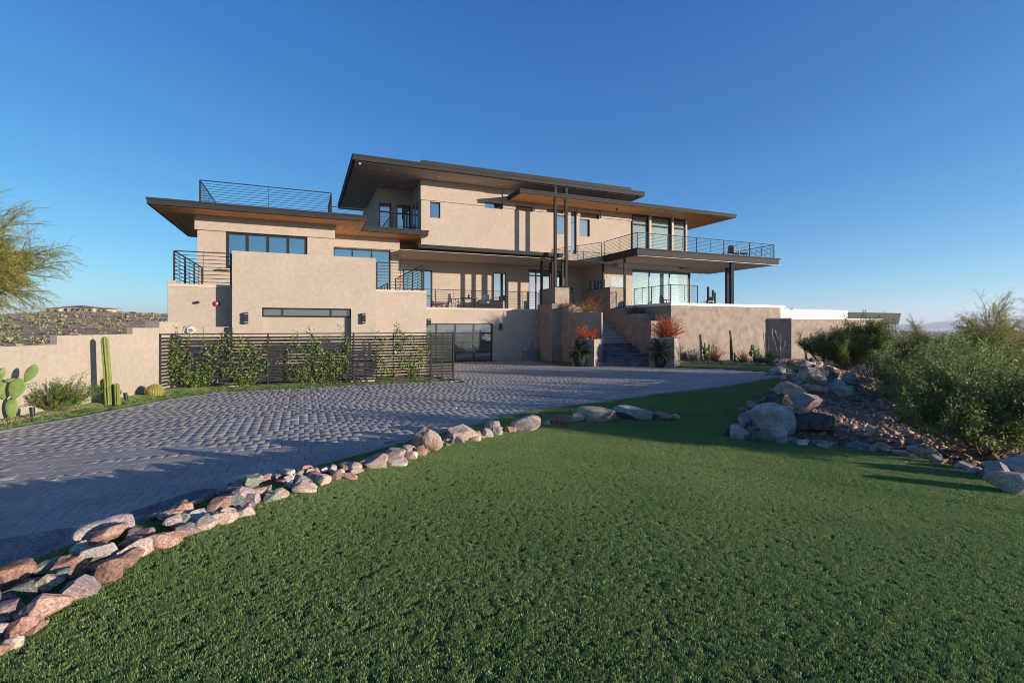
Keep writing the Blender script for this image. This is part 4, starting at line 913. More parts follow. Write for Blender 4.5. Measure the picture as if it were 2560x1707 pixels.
# ------------------------------------------------------------------ rocks
def icos(sub):
    b = bmesh.new(); bmesh.ops.create_icosphere(b, subdivisions=sub, radius=1); v = np.array([x.co[:] for x in b.verts]); f = [tuple(q.index for q in p.verts) for p in b.faces]; b.free(); return v, f
ICO = {k: icos(k) for k in (1, 2, 3, 4, 5)}
def vnoise(v, k, fr, oct_=3):
    out = np.zeros(len(v)); a = 1
    for o in range(oct_):
        for q in range(4):
            d = k.normal(0, 1, 3); d /= np.linalg.norm(d); out += a*np.sin(v@d*fr*(1.9**o)*k.uniform(.7, 1.3)+k.uniform(0, 6.28))/4
        a *= .55
    return out
def rockverts(seed, sub, size, cuts=9, rough=.10, box=1.0):
    k = np.random.RandomState(seed); v, f = ICO[sub]; v = v.copy()
    if box < 1: v = np.sign(v)*np.abs(v)**box
    for i in range(cuts+5):
        n = k.normal(0, 1, 3); n /= np.linalg.norm(n); d = k.uniform(.42, .86)*(1 if box == 1 else 1.3); t = v@n; m = t > d; v[m] -= np.outer(t[m]-d, n)*.96
    rough *= .8; r = 1+rough*vnoise(v, k, 2.3)+(rough*.55*vnoise(v, k, 7, 3) if sub > 3 else 0)+(rough*.18*vnoise(v, k, 22, 2) if sub > 4 else 0)
    v *= r[:, None]
    v = v/np.maximum(np.abs(v).max(0), .01)           # fill the box
    return v*np.array(size)/2, f
NR = 0
def rock(px0, px1, py0, py1, m, label=None, group=None, sub=4, sink=.25, tilt=0, depth=.8, cuts=9, rough=.10, name='boulder', zrot=None, seed=None, box=1.0, pitch=0, lift=0):
    """a stone whose foot meets the ground under the given photo span"""
    global NR; NR += 1
    k = random.Random(seed or NR*7+1); x, y = hit((px0+px1)/2, py1)
    w_ = (px1-px0)*y/F; h = (py1-py0)*y/F; h = h*1.0; d_ = w_*depth; y2 = y+d_*.35; x2 = x*y2/y; z = gz_(x, y)
    w_ *= 1.06; h *= 1.08; s3 = (w_*1.02, d_, h*(1+sink)); v, f = rockverts(seed or NR*13+5, sub, s3, cuts, rough, box)
    if pitch: a = R(pitch); c, s = math.cos(a), math.sin(a); v = np.column_stack([v[:, 0], v[:, 1]*c-v[:, 2]*s, v[:, 1]*s+v[:, 2]*c])
    if tilt: a = R(tilt); c, s = math.cos(a), math.sin(a); v = np.column_stack([v[:, 0]*c+v[:, 2]*s, v[:, 1], -v[:, 0]*s+v[:, 2]*c])
    an = math.atan2(-x2, y2)+(k.uniform(-.25, .25) if zrot is None else zrot); c, s = math.cos(an), math.sin(an); v = np.column_stack([v[:, 0]*c-v[:, 1]*s, v[:, 0]*s+v[:, 1]*c, v[:, 2]])
    zc = z+h/2*(1-sink)+lift
    o = put(name, v+np.array([x2, y2, zc]), f, m, loc=(x2, y2, zc), smoothf=False)
    tag(o, label, 'rock', group or 'rocks edging the lawn'); return o
B = rock
SM = 'small reddish stone packed among the boulders beside the lawn'
# border between drive and lawn, near to far
def slab(c, size, yaw, pitch_, roll, m, label, seed):
    """a big split slab lying on the bank: c = centre, turned, then tipped"""
    v, f = rockverts(seed, 5, size, 8, .07, .5); ca, sa = math.cos(R(roll)), math.sin(R(roll)); v = np.column_stack([v[:, 0]*ca+v[:, 2]*sa, v[:, 1], -v[:, 0]*sa+v[:, 2]*ca])
    ca, sa = math.cos(R(pitch_)), math.sin(R(pitch_)); v = np.column_stack([v[:, 0], v[:, 1]*ca-v[:, 2]*sa, v[:, 1]*sa+v[:, 2]*ca]); ca, sa = math.cos(R(yaw)), math.sin(R(yaw)); v = np.column_stack([v[:, 0]*ca-v[:, 1]*sa, v[:, 0]*sa+v[:, 1]*ca, v[:, 2]])
    tag(put('boulder', v+np.array(c), f, m, loc=c), label, 'rock', 'rocks edging the lawn')
def mid(px, py, z): t = (HC-z)*F/(py-HY); return ((px-CX)/F*t, t, z)
slab(mid(100, 1412, .38), (1.75, .74, .46), 52, 4, -3, RK_PUR, 'huge flat purple-grey slab at the lower left beside the driveway', 901)
slab(mid(462, 1296, .34), (1.40, .58, .30), 54, 12, -6, RK_PUR, 'long flat tilted slab further up the rock border, partly in sun', 902)
B(58, 172, 1488, 1562, RK_RED, 'large rough reddish boulder at the lawn edge, lower left', sub=5)
B(30, 99, 1553, 1603, RK_RED, 'orange-red rounded rock below the large reddish boulder', sub=4)
B(150, 242, 1456, 1512, RK_PUR, 'pinkish wedge-shaped rock on the lawn edge above the reddish boulder', sub=5)
B(112, 205, 1412, 1462, RK_RED, 'long pale orange rock lying across the slab rubble', sub=5, tilt=-14)
B(226, 305, 1424, 1474, RK_RED, 'long thin red rock along the lawn edge', tilt=-18, sub=4)
B(240, 350, 1396, 1440, RK_RED, 'long pinkish red stone bordering the lawn, next up from the thin red rock', tilt=-14)
B(342, 452, 1345, 1384, RK_RED, 'smooth orange-pink rock below the tilted slab', sub=5)
B(200, 262, 1385, 1424, RK_TAN, 'tan folded rock on top of the slab rubble')
B(304, 337, 1373, 1402, RK_RED, 'round brick-red stone beside a pale green rock')
B(325, 378, 1359, 1390, RK_GRN, 'pale greenish rock between red stones')
B(298, 348, 1350, 1382, RK_RED, 'dark red rock behind the round brick-red stone', sub=3)
B(12, 60, 1604, 1640, RK_TAN, 'pale stone at the lower left corner of the border', sub=4)
B(-30, 18, 1630, 1662, RK_RED, 'red stone cut by the lower left picture edge', sub=3)
B(-40, 62, 1487, 1530, RK_GRY, 'grey rounded rock in shade at the left edge', sub=4)
B(-50, 44, 1520, 1570, RK_GRY, 'dark grey rock in shade, lowest on the left edge', sub=4)
B(-40, 40, 1566, 1612, RK_PUR, 'purple shaded rock under the grey ones at the left edge', sub=3)
B(88, 130, 1464, 1490, RK_GRN, 'small yellow-green rock among the shaded rubble', sub=4)
B(62, 104, 1460, 1500, RK_PUR, 'dull purple stone beside the yellow-green rock', sub=3)
B(528, 588, 1288, 1322, RK_TAN, 'tan rock at the upper end of the tilted slab', sub=4)
B(586, 640, 1266, 1298, RK_TAN, 'cream and brown blocky rock above the tilted slab')
B(547, 592, 1272, 1302, RK_TAN, 'whitish split rock beside the cream blocky rock', sub=4)
B(600, 668, 1224, 1248, RK_RED, 'flat red-brown stone on the driveway side of the border')
B(608, 655, 1238, 1268, RK_GRY, 'white-veined grey rock under the flat red-brown stone')
B(650, 698, 1238, 1262, RK_GRN, 'olive rounded rock right of the white-veined one')
B(722, 790, 1212, 1238, RK_TAN, 'long low pinkish rock in the middle of the border')
B(736, 781, 1194, 1216, RK_GRY, 'bluish grey stone leaning on the long low rock', sub=4)
B(782, 825, 1190, 1218, RK_TAN, 'yellowish rough rock in the middle of the border')
B(824, 855, 1182, 1206, RK_RED, 'upright red-brown stone in the middle of the border')
B(850, 892, 1186, 1204, RK_RED, 'low red stones next to the upright red-brown one', sub=3)
B(944, 1012, 1127, 1156, RK_TAN, 'flat-topped tan boulder behind a reddish rubble patch')
B(898, 978, 1144, 1176, RK_TAN, 'broad pale boulder below the flat-topped tan one')
B(962, 1018, 1148, 1172, RK_TAN, 'sunlit pale pink rock at the foot of the flat-topped boulder')
B(1010, 1044, 1129, 1152, RK_TAN, 'rounded pale stone before the tall leaning boulder', sub=4)
B(1028, 1102, 1070, 1132, RK_TAN, 'tall leaning tan boulder with a pointed top', tilt=-24, sub=5)
B(1036, 1064, 1112, 1142, RK_RED, 'upright pinkish stone in front of the tall leaning boulder', sub=4)
B(1116, 1200, 1064, 1106, RK_TAN, 'domed tan boulder with brown streaks', sub=5)
B(1168, 1200, 1088, 1108, RK_TAN, 'small pale wedge at the right foot of the domed boulder', sub=3)
B(1132, 1168, 1092, 1112, RK_PUR, 'purple stone at the foot of the domed boulder', sub=3)
B(1212, 1266, 1055, 1084, RK_TAN, 'grey-tan boulder behind a square brown stone', sub=4)
B(1228, 1258, 1064, 1092, RK_PUR, 'square brown stone in front of a grey-tan boulder', sub=4)
B(1200, 1232, 1070, 1098, RK_GRY, 'pale grey rock left of the square brown stone', sub=4)
B(1262, 1290, 1064, 1084, RK_RED, 'dark red stone left of the pale speckled boulder', sub=4)
B(1280, 1366, 1044, 1080, RK_TAN, 'wide pale speckled boulder in the far border', sub=5)
B(1378, 1434, 1029, 1064, RK_RED, 'pink triangular boulder in the far border', tilt=-12, sub=4)
B(1434, 1536, 1018, 1055, RK_TAN, 'broad golden boulder with an overhanging top in the far border', sub=5)
B(1428, 1462, 1034, 1056, RK_GRY, 'greyish stones at the left foot of the golden boulder', sub=4)
B(1532, 1626, 1017, 1052, RK_GRY, 'white and mauve boulder near the end of the border', sub=5)
B(1622, 1690, 1030, 1052, RK_RED, 'low orange-red boulder ending the border', sub=4)
B(1676, 1702, 1036, 1051, RK_TAN, 'last small pale stone at the end of the border', sub=3)
# island on the right
IG = 'boulders on the gravel island'
def I(*a, **k): k.setdefault('group', IG); return rock(*a, **k)
I(2003, 2080, 914, 973, RK_TAN, 'big brown boulder with a sunlit ridge topping the island', sub=5, tilt=18, depth=.9)
I(2050, 2086, 917, 941, RK_RED, 'orange rock behind the big ridge-topped boulder', tilt=25)
I(2074, 2098, 930, 946, RK_TAN, 'round tan rock right of the orange one', sub=3)
I(2106, 2145, 933, 966, RK_TAN, 'upright orange boulder in the rear of the island', sub=5)
I(2148, 2185, 945, 963, RK_RED, 'low orange rock under the dark green shrub', sub=4)
I(2068, 2128, 967, 991, RK_TAN, 'pale rounded boulder below the upright orange one', sub=5)
I(2080, 2112, 952, 974, RK_GRY, 'cream angular rock above the pale rounded boulder', sub=4)
I(2110, 2140, 962, 984, RK_GRY, 'grey pointed rock right of the pale rounded boulder', sub=4)
I(1928, 2011, 957, 994, RK_TAN, 'large peach-coloured boulder on the left flank of the island', sub=5)
I(1960, 2050, 979, 1025, RK_PUR, 'large pink and purple boulder in the middle of the island', sub=5)
I(1918, 1990, 978, 1025, RK_DRK, 'dark leaning slab in front of the peach boulder', sub=5, tilt=30)
I(2000, 2064, 964, 992, RK_RED, 'dark red rocks between the ridge-topped and pale boulders', sub=4)
I(1892, 1924, 992, 1022, RK_PUR, 'brown rough stone on the left edge of the island', sub=4)
I(1872, 1908, 1014, 1038, RK_RED, 'reddish slab on the left edge of the island', sub=4)
I(1878, 1981, 1017, 1091, RK_GRY, 'biggest round speckled boulder at the front of the island', sub=5, cuts=4, rough=.06)
I(1970, 2035, 1020, 1046, RK_RED, 'flat rust slab right behind the round speckled boulder', sub=4, tilt=18)
I(1975, 2112, 1040, 1086, RK_DRK, 'long blackish log-shaped boulder at the front of the island', sub=5, cuts=5, rough=.07, depth=.45, zrot=.1)
I(1962, 1982, 1056, 1082, RK_DRK, 'dark filler rock between the round and the log-shaped boulders', sub=3)
I(1846, 1884, 1034, 1068, RK_GRY, 'speckled grey rock on the left tip of the island', sub=4, tilt=-20)
I(1828, 1874, 1066, 1101, RK_GRY, 'round grey rock in the front left corner of the island', sub=5, cuts=4, rough=.06)
I(1808, 1836, 1068, 1094, RK_DRK, 'small black rock at the very left tip of the island', sub=3)
I(1920, 1977, 1074, 1102, RK_TAN, 'smooth tan rock below the round speckled boulder', sub=5, cuts=4, rough=.05)
I(1878, 1925, 1078, 1108, RK_GRN, 'bluish green flat rock on the front edge of the island', sub=4)
I(1862, 1886, 1088, 1106, RK_DRK, 'dark stone left of the bluish green flat rock', sub=3)
I(1926, 1956, 1092, 1110, RK_PUR, 'purple-brown stone below the smooth tan rock', sub=4)
I(1952, 1986, 1094, 1112, RK_GRY, 'flat grey stone beside the purple-brown one', sub=3)
I(1984, 2020, 1098, 1117, RK_TAN, 'pale pink wedge on the front edge of the island', sub=4)
I(2026, 2066, 1100, 1117, RK_GRN, 'blue-green angular rock on the front edge of the island', sub=4)
I(2064, 2098, 1108, 1119, RK_GRN, 'flat greenish stone next to the blue-green rock', sub=3)
I(2115, 2148, 1106, 1127, RK_GRN, 'pale green egg-shaped rock on the front edge', sub=4, cuts=4)
I(2146, 2196, 1109, 1129, RK_PUR, 'long mauve-grey rock right of the egg-shaped one', sub=4)
I(2192, 2238, 1110, 1136, RK_RED, 'brick-red angular rock on the front edge', sub=4)
I(2226, 2278, 1128, 1143, RK_PUR, 'low flat stone right of the brick-red rock', sub=4)
I(2276, 2342, 1119, 1152, RK_GRY, 'long white-speckled grey rock on the front edge', sub=5, tilt=14)
I(2328, 2364, 1138, 1164, RK_GRY, 'dark speckled stone at the right end of the long grey rock', sub=4)
I(2266, 2300, 1098, 1117, RK_RED, 'orange-brown rock a little up the gravel slope', sub=4)
I(2164, 2182, 1066, 1079, RK_GRY, 'small white rock alone on the gravel slope', sub=3)
I(2178, 2196, 1070, 1087, RK_TAN, 'small pink rock touching the white one on the slope', sub=3)
I(2452, 2526, 1164, 1210, RK_GRY, 'pale faceted boulder in the lower right, left of the largest one', sub=5)
I(2496, 2600, 1150, 1200, RK_GRY, 'large grey boulder cut by the right picture edge', sub=5)
I(2482, 2600, 1192, 1244, RK_TAN, 'broad brown boulder lowest at the right picture edge', sub=5)
I(2395, 2448, 1160, 1182, RK_GRY, 'flat stone on the lawn edge near the lower right boulders', sub=4)
kk = random.Random(77)
def along(pts, n, sp, wpx, label, group, mats):
    for i in range(n):
        t = kk.random()*(len(pts)-1); a = int(t); fx = t-a; px = pts[a][0]*(1-fx)+pts[a+1][0]*fx+kk.uniform(-sp, sp); py = pts[a][1]*(1-fx)+pts[a+1][1]*fx+kk.uniform(-sp*.5, sp*.2)
        dw = wpx*(py-HY)/330*kk.uniform(.6, 1.4)
        rock(px-dw/2, px+dw/2, py-dw*kk.uniform(.45, .7), py, kk.choice(mats), label, group, sub=3, cuts=8, rough=.12, name='stone', sink=.35)
MX = [RK_RED, RK_TAN, RK_PUR, RK_GRY, RK_RED, RK_GRN]
def ridge_pack(n, label, mats):
    A = np.array([ISL[0]]+ISL[1:6]); L = np.concatenate([[0], np.cumsum(np.hypot(*np.diff(A, axis=0).T))])
    for i in range(n):
        q = L[-1]*(i+kk.random())/n; j = max(0, min(np.searchsorted(L, q)-1, len(A)-2)); f = (q-L[j])/(L[j+1]-L[j]); p = A[j]*(1-f)+A[j+1]*f; d = (A[j+1]-A[j])/np.hypot(*(A[j+1]-A[j])); p = p+np.array([-d[1], d[0]])*kk.uniform(.12, 1.5)
        sz = kk.uniform(.16, .36); v, f_ = rockverts(kk.randint(0, 99999), 4, (sz*kk.uniform(1, 1.5), sz*kk.uniform(.8, 1.2), sz*kk.uniform(.7, 1.0)), 8, .1); z = gz_(*p)+sz*.22
        tag(put('boulder', v+np.array([*p, z]), f_, kk.choice(mats), loc=(*p, z)), label, 'rock', 'smaller boulders on the island ridge')
def pack(n, s0, s1, off0, off1, smin, smax, label, group, mats, sub=3, power=2., lift=0):
    """stones set along the lawn border by arc length, off metres down the bank"""
    A = np.array(ROW); L = np.concatenate([[0], np.cumsum(np.hypot(*np.diff(A, axis=0).T))])
    for i in range(n):
        q = s0+(s1-s0)*(i+kk.random())/n; j = min(np.searchsorted(L, q)-1, len(A)-2); j = max(j, 0); f = (q-L[j])/(L[j+1]-L[j]); p = A[j]*(1-f)+A[j+1]*f; d = (A[j+1]-A[j])/np.hypot(*(A[j+1]-A[j])); nrm = np.array([-d[1], d[0]])
        o_ = kk.uniform(off0, off1); p = p+nrm*o_; sz = smin+(smax-smin)*kk.random()**power; v, f_ = rockverts(kk.randint(0, 99999), sub, (sz*kk.uniform(1, 1.5), sz*kk.uniform(.75, 1.1), sz*kk.uniform(.6, .95)), 8, .11)
        a = math.atan2(d[1], d[0])+kk.gauss(0, .5); c, s = math.cos(a), math.sin(a); v = np.column_stack([v[:, 0]*c-v[:, 1]*s, v[:, 0]*s+v[:, 1]*c, v[:, 2]]); z = gz_(*p)+sz*.22+kk.random()*lift
        tag(put('stone', v+np.array([*p, z]), f_, kk.choice(mats), loc=(*p, z)), label, 'rock', group)
ridge_pack(46, 'smaller pinkish boulder piled on the ridge of the gravel island', [RK_TAN, RK_RED, RK_TAN, RK_PUR])
RL = float(np.hypot(*np.diff(np.array(ROW), axis=0).T).sum())
pack(66, 0, RL*.97, .0, .12, .10, .21, 'stone of the sunlit front row where the border meets the lawn', 'front row stones of the border', [RK_RED, RK_TAN, RK_PUR, RK_TAN, RK_RED], lift=.0)
pack(66, .0, RL*.9, .13, .34, .09, .20, 'stone in the middle of the rock border between driveway and lawn', 'middle stones of the border', MX, lift=.04)
pack(84, -.0, 3.2, .18, .60, .09, .22, 'small stone in the shaded rubble between the flat slab and the lawn', 'small stones by the flat slab', MX, lift=.06)
pack(8, 3.4, 6.5, .3, .65, .06, .16, 'small stone strewn on the turf strip behind the border', 'small stones behind the border', MX)
along([(1815, 1090), (1866, 1104), (1921, 1109), (2019, 1119), (2114, 1126), (2230, 1139), (2366, 1166), (2462, 1196)], 30, 8, 24, 'small stone edging the gravel island in front', 'small edging stones of the gravel island', MX)
along([(1832, 1062), (1885, 1015), (1928, 985), (1990, 960)], 8, 8, 26, 'small stone on the left flank of the gravel island', 'small stones on the island flank', MX)
along([(1925, 938), (1960, 934), (2000, 930)], 16, 10, 62, 'small dark stone in the row behind the far lawn tip', 'stones behind the lawn tip', [RK_DRK, RK_GRY, RK_PUR, RK_TAN])
# loose gravel and rubble (uncountable)
def gravel(name, P, smin, smax, m, label, seed, zf):
    k = np.random.RandomState(seed); n = len(P); base = np.array([(1, 0, 0), (-1, 0, 0), (0, 1, 0), (0, -1, 0), (0, 0, 1), (0, 0, -1)], float)
    tri = np.array([(0, 2, 4), (2, 1, 4), (1, 3, 4), (3, 0, 4), (2, 0, 5), (1, 2, 5), (3, 1, 5), (0, 3, 5)])
    V = base[None]*k.uniform(.55, 1.25, (n, 6, 1))+k.normal(0, .22, (n, 6, 3)); sz = smin+(smax-smin)*k.uniform(0, 1, n)**3
    V = V*sz[:, None, None]*k.uniform(.6, 1.3, (n, 1, 3)); a = k.uniform(0, 6.28, n); c, s = np.cos(a)[:, None], np.sin(a)[:, None]
    X = V[:, :, 0]*c-V[:, :, 1]*s+P[:, :1]; Y = V[:, :, 0]*s+V[:, :, 1]*c+P[:, 1:]; Z = V[:, :, 2]*.8+zf(P)[:, None]+sz[:, None]*.25
    Q = (np.arange(n)[:, None, None]*6+tri[None]).reshape(-1, 3)
    o = putfast(name, np.stack([X, Y, Z], 2).reshape(-1, 3), Q, m, nper=3); return tag(o, label, 'gravel', kind='stuff')
A = np.array(ISL); P = kg.uniform((2, 3), (22, 25), (140000, 2)); P = P[inpoly(P, ISL) & (np.abs(P[:, 0]) < 1.25*P[:, 1])]; d = np.hypot(P[:, 0], P[:, 1]); P = P[kg.uniform(0, 1, len(P)) < np.minimum(1, (8/d)**1.2)]
gzf = lambda P: ground(P)-.055
gravel('gravel', P[:42000], .010, .060, M_GRAV, 'reddish gravel and rubble covering the island slope', 1, gzf)
P = kg.uniform((2, 3), (20, 24), (9000, 2)); P = P[inpoly(P, ISL) & (np.abs(P[:, 0]) < 1.2*P[:, 1])]; gravel('rubble', P[:1500], .05, .15, M_GRAV, 'bigger rubble scattered on the island slope', 2, gzf)
BED = [(WALLX+.01, 4), (WALLX+.01, 16.3), (-11.0, 16.3), (-11.05, 15.4), (-11.08, 13.5), (-11.1, 12), (-11.12, 4)]
P = kg.uniform((WALLX, 4), (-10.9, 16.3), (9000, 2)); P = P[inpoly(P, BED)]; gravel('gravel', P, .012, .035, M_GRAV, 'pinkish gravel bed along the garden wall', 3, lambda P: np.full(len(P), .11))
bz = [cast(px, py, flat) for px, py in ((1700, 908), (1803, 910), (1918, 913.5), (2003, 918), (2050, 915))]+[W(36, ub0[1])[:2], W(*ub0)[:2], W(*ub2)[:2], W(21.3, VT)[:2]]
P = kg.uniform(np.array(bz).min(0), np.array(bz).max(0), (26000, 2)); P = P[inpoly(P, bz)]; gravel('gravel', P[:7000], .03, .10, M_GRAV, 'gravel bed of the cactus garden under the terrace wall', 4, lambda P: np.full(len(P), .02))
for i in range(20):
    t = kk.random(); px = 1702+t*290; py = 909.5+t*9+kk.uniform(-2, .5); dw = kk.uniform(6, 13); rock(px-dw/2, px+dw/2, py-dw*.6, py, kk.choice(MX), 'small stone lining the cactus bed', 'stones lining the cactus bed', sub=2, name='stone', sink=.3)
# ------------------------------------------------------------------ plants
def unit(a): return a/np.maximum(np.linalg.norm(a, axis=-1, keepdims=True), 1e-9)
def leafmesh(p, d, L, w_, k, fold=.25):
    """one folded diamond per leaf: p base points, d directions"""
    n = len(p); d = unit(d); r = unit(k.normal(0, 1, (n, 3))); s = unit(np.cross(d, r)); L = np.broadcast_to(L, n)[:, None]; w_ = np.broadcast_to(w_, n)[:, None]; up = np.cross(s, d)
    V = np.stack([p, p+d*L*.5+s*w_/2+up*w_*fold, p+d*L, p+d*L*.5-s*w_/2+up*w_*fold], 1).reshape(-1, 3)
    return V, (np.arange(n)[:, None]*4+np.arange(4)[None])
def tubes(segs, kside=4):
    """segs: p0,p1,r0,r1 rows -> joined prisms"""
    S = np.array([[*a, *b, c, d] for a, b, c, d in segs]); p, q = S[:, :3], S[:, 3:6]; d = unit(q-p); ref = np.where(np.abs(d[:, 2:3]) < .9, np.array([[0, 0, 1.]]), np.array([[1., 0, 0]])); a = unit(np.cross(d, ref)); b = np.cross(d, a)
    an = np.arange(kside)*2*math.pi/kside; ring = a[:, None]*np.cos(an)[None, :, None]+b[:, None]*np.sin(an)[None, :, None]
    V = np.concatenate([p[:, None]+ring*S[:, 6][:, None, None], q[:, None]+ring*S[:, 7][:, None, None]], 1).reshape(-1, 3)
    base = np.arange(len(S))[:, None]*2*kside; i = np.arange(kside); j = (i+1) % kside
    Q = np.stack([base+i, base+j, base+kside+j, base+kside+i], 2).reshape(-1, 4); return V, Q
def grow(k, p, d, L, r, lev, P, segs, tips):
    """recursive twig: P[lev] = (children, length ratio, spread, bend, gravity)"""
    nseg, ch, ratio, spread, bend, grav = P[lev]; d = np.array(d, float); p = np.array(p, float)
    for i in range(nseg):
        d = unit(d+k.normal(0, bend, 3)+np.array([0, 0, grav])); q = p+d*L/nseg; r1 = r*(1-.75*(i+1)/nseg) if lev == len(P)-1 else r*(1-.4*(i+1)/nseg)
        segs.append((p, q, r*(1-(.75 if lev == len(P)-1 else .4)*i/nseg), max(r1, .0012)))
        if lev == len(P)-1: tips.append((p, q))
        elif i > 0 or nseg == 1 or lev > 0:
            for c in range(int(ch/nseg+k.uniform())):
                nd = unit(d+unit(k.normal(0, 1, 3))*spread); grow(k, p+(q-p)*k.uniform(.2, 1), nd, L*ratio*k.uniform(.65, 1.25), r1*.62, lev+1, P, segs, tips)
        p = q
    if lev < len(P)-1: grow(k, p, d, L*ratio, r1*.8, lev+1, P, segs, tips)
def shrub(loc, stems, P, nleaf, L, w_, mleaf, mtwig, label, cat='shrub', group=None, name='shrub', seed=1, r0=.02, lean=0, updir=.35, parts=('stem', 'foliage'), mode='rand', clump_=None, bare=0):
    """stems = list of (direction, length); leaves are strewn along the last twigs"""
    k = np.random.RandomState(seed); t = thing(name, loc, label, cat, group); segs, tips = [], []
    for d, ln in stems: grow(k, np.array([*k.normal(0, .05, 2), 0])+np.array(loc), d, ln, r0, 0, P, segs, tips)
    V, Q = tubes(segs); putfast(parts[0], V, Q, mtwig, t)
    T = np.array([[*a, *b] for a, b in tips]); i = k.randint(0, len(T), nleaf); f = k.uniform(0, 1, (nleaf, 1)); p = T[i, :3]*(1-f)+T[i, 3:]*f; ax = unit(T[i, 3:]-T[i, :3])
    p = p+k.normal(0, (clump_ or L*.5), (nleaf, 3)); d = unit(ax*(.9 if mode == 'along' else .3)+k.normal(0, .6, (nleaf, 3))+np.array([0, 0, updir])); sz = k.uniform(.6, 1.3, nleaf)
    if bare:
        q = p[:, 2]-loc[2]+k.normal(0, .06, nleaf); g = q > bare; p, d, sz = p[g], d[g], sz[g]
    V, Q = leafmesh(p, d, L*sz, w_*sz, k); o = putfast(parts[1], V, Q, mleaf, t); o['kind'] = 'stuff'
    return t
def fan(k, n, spread, up, L, jit=.2, az=None):
    out = []
    for i in range(n):
        a = (i+k.uniform(-.4, .4))/n*6.283 if az is None else k.uniform(*az); e = spread*math.sqrt(k.uniform(.05, 1))
        out.append(((math.cos(a)*math.sin(e), math.sin(a)*math.sin(e), math.cos(e)*up), L*k.uniform(1-jit, 1+jit)))
    return out
K = np.random.RandomState(8)
# big silvery-green shrub on the right: open vase of grey stems from one foot
PC = [(3, 7, .62, .75, .16, .02), (3, 7, .55, .85, .2, .03), (2, 0, .5, .8, .25, .02)]
x, y = hit(2462, 1134); 
shrub((x, y, gz_(x, y)-.1), fan(K, 28, .98, 1, .95, .25), PC, 52000, .042, .024, M_LEAF, M_TWIG, 'biggest open grey-green shrub rising from one foot on the gravel, far right', seed=3, r0=.019, clump_=.04, bare=.42)
x, y = atT(2385, 12.2); shrub((x, y, gz_(x, y)-.1), fan(K, 20, 1.1, 1, 1.0, .25), PC, 34000, .05, .028, M_LEAF, M_TWIG, 'silvery shrub in the middle of the hedge, left behind the biggest one', seed=5, r0=.018, clump_=.05, bare=.3)
x, y = atT(2295, 14.2); shrub((x, y, gz_(x, y)-.1), fan(K, 18, 1.1, 1, .92, .25), PC, 28000, .05, .028, M_LEAF, M_TWIG, 'silvery shrub at the left end of the hedge above the gravel', seed=7, r0=.018, clump_=.05)
x, y = atT(2445, 10.6); shrub((x, y, gz_(x, y)-.1), fan(K, 22, 1.1, 1, 1.02, .25), PC, 36000, .048, .027, M_LEAF, M_TWIG, 'silvery shrub right behind the crown of the biggest one', seed=9, r0=.018, clump_=.05, bare=.45)
x, y = atT(2420, 14.2); shrub((x, y, gz_(x, y)-.2), fan(K, 20, 1.1, 1, 1.12, .22), PC, 34000, .058, .032, M_LEAF, M_TWIG, 'silvery shrub further back in the hedge below the feathery tree', seed=6, r0=.02, clump_=.06)
# dark upright shrubs near the wall block
PJ = [(3, 10, .55, .55, .10, .08), (3, 7, .5, .5, .12, .10), (2, 0, .5, .5, .15, .1)]
def dark(px, t, h, n, nl, label, seed, sp=.62, L=.06):
    x, y = atT(px, t); shrub((x, y, gz_(x, y)-.15), fan(K, n, sp, 1, h*.50, .2), PJ, nl, L, L*.38, M_LEAFD, M_TWIG, label, seed=seed, mode='along', updir=.5, r0=.022, clump_=.05)
dark(2112, 19.0, 1.75, 20, 36000, 'wide dark green shrub with a bushy left side before the brown wall', 11, .78)
dark(2184, 18.6, 2.6, 14, 30000, 'tallest dark green shrub, rising to a point before the dark overhang', 12, .26)
dark(2062, 20.2, 1.70, 14, 18000, 'low rounded dark shrub at the left end of the hedge', 13, .85)
dark(2270, 20.5, 1.75, 14, 22000, 'dark green pointed shrub right of the tallest one', 14, .5)
dark(2320, 23, 2.0, 12, 16000, 'dark shrub half hidden behind the silvery hedge', 15, .7)
# yellowish desert trees behind
PT = [(4, 9, .62, .75, .14, -.0), (4, 8, .6, .8, .18, -.02), (3, 6, .55, .8, .2, -.03), (2, 0, .5, .7, .25, -.05)]
def mesq(px, t, h, label, seed, nl, sp=.9, n=6, ml=None):
    x, y = atT(px, t); z = gz_(x, y); k = np.random.RandomState(seed); th = thing('desert_tree', (x, y, z-.1), label, 'tree', 'feathery trees behind the hedge'); segs, tips = [], []
    for d, ln in fan(k, n, sp, 1, h*.46, .2): grow(k, (x, y, z-.1), d, ln, h*.016, 0, PT, segs, tips)
    V, Q = tubes(segs); putfast('trunk', V, Q, M_TWIG, th)
    T = np.array([[*a, *b] for a, b in tips]); i = k.randint(0, len(T), nl); f = k.uniform(0, 1, (nl, 1)); p = T[i, :3]*(1-f)+T[i, 3:]*f+k.normal(0, .05, (nl, 3)); V, Q = leafmesh(p, unit(k.normal(0, 1, (nl, 3))), .06, .022, k)
    putfast('crown', V, Q, ml or M_LEAFY, th)['kind'] = 'stuff'
mesq(2492, 19, 3.9, 'tall feathery tree above the hedge, far right', 31, 42000)
mesq(2345, 26, 3.6, 'low yellow-green tree left of the tall feathery one', 32, 26000, 1.1)
mesq(2600, 22, 4.6, 'feathery tree cut by the right picture edge', 33, 34000)
mesq(2285, 62, 5.5, 'small yellow-green tree just right of the dark overhang', 34, 9000, 1.1)
mesq(1830, 58, 4.6, 'feathery tree top showing behind the terrace columns', 35, 5000, 1.1)
mesq(1900, 60, 3.8, 'lower feathery tree top right of the terrace columns', 36, 4000, 1.2)
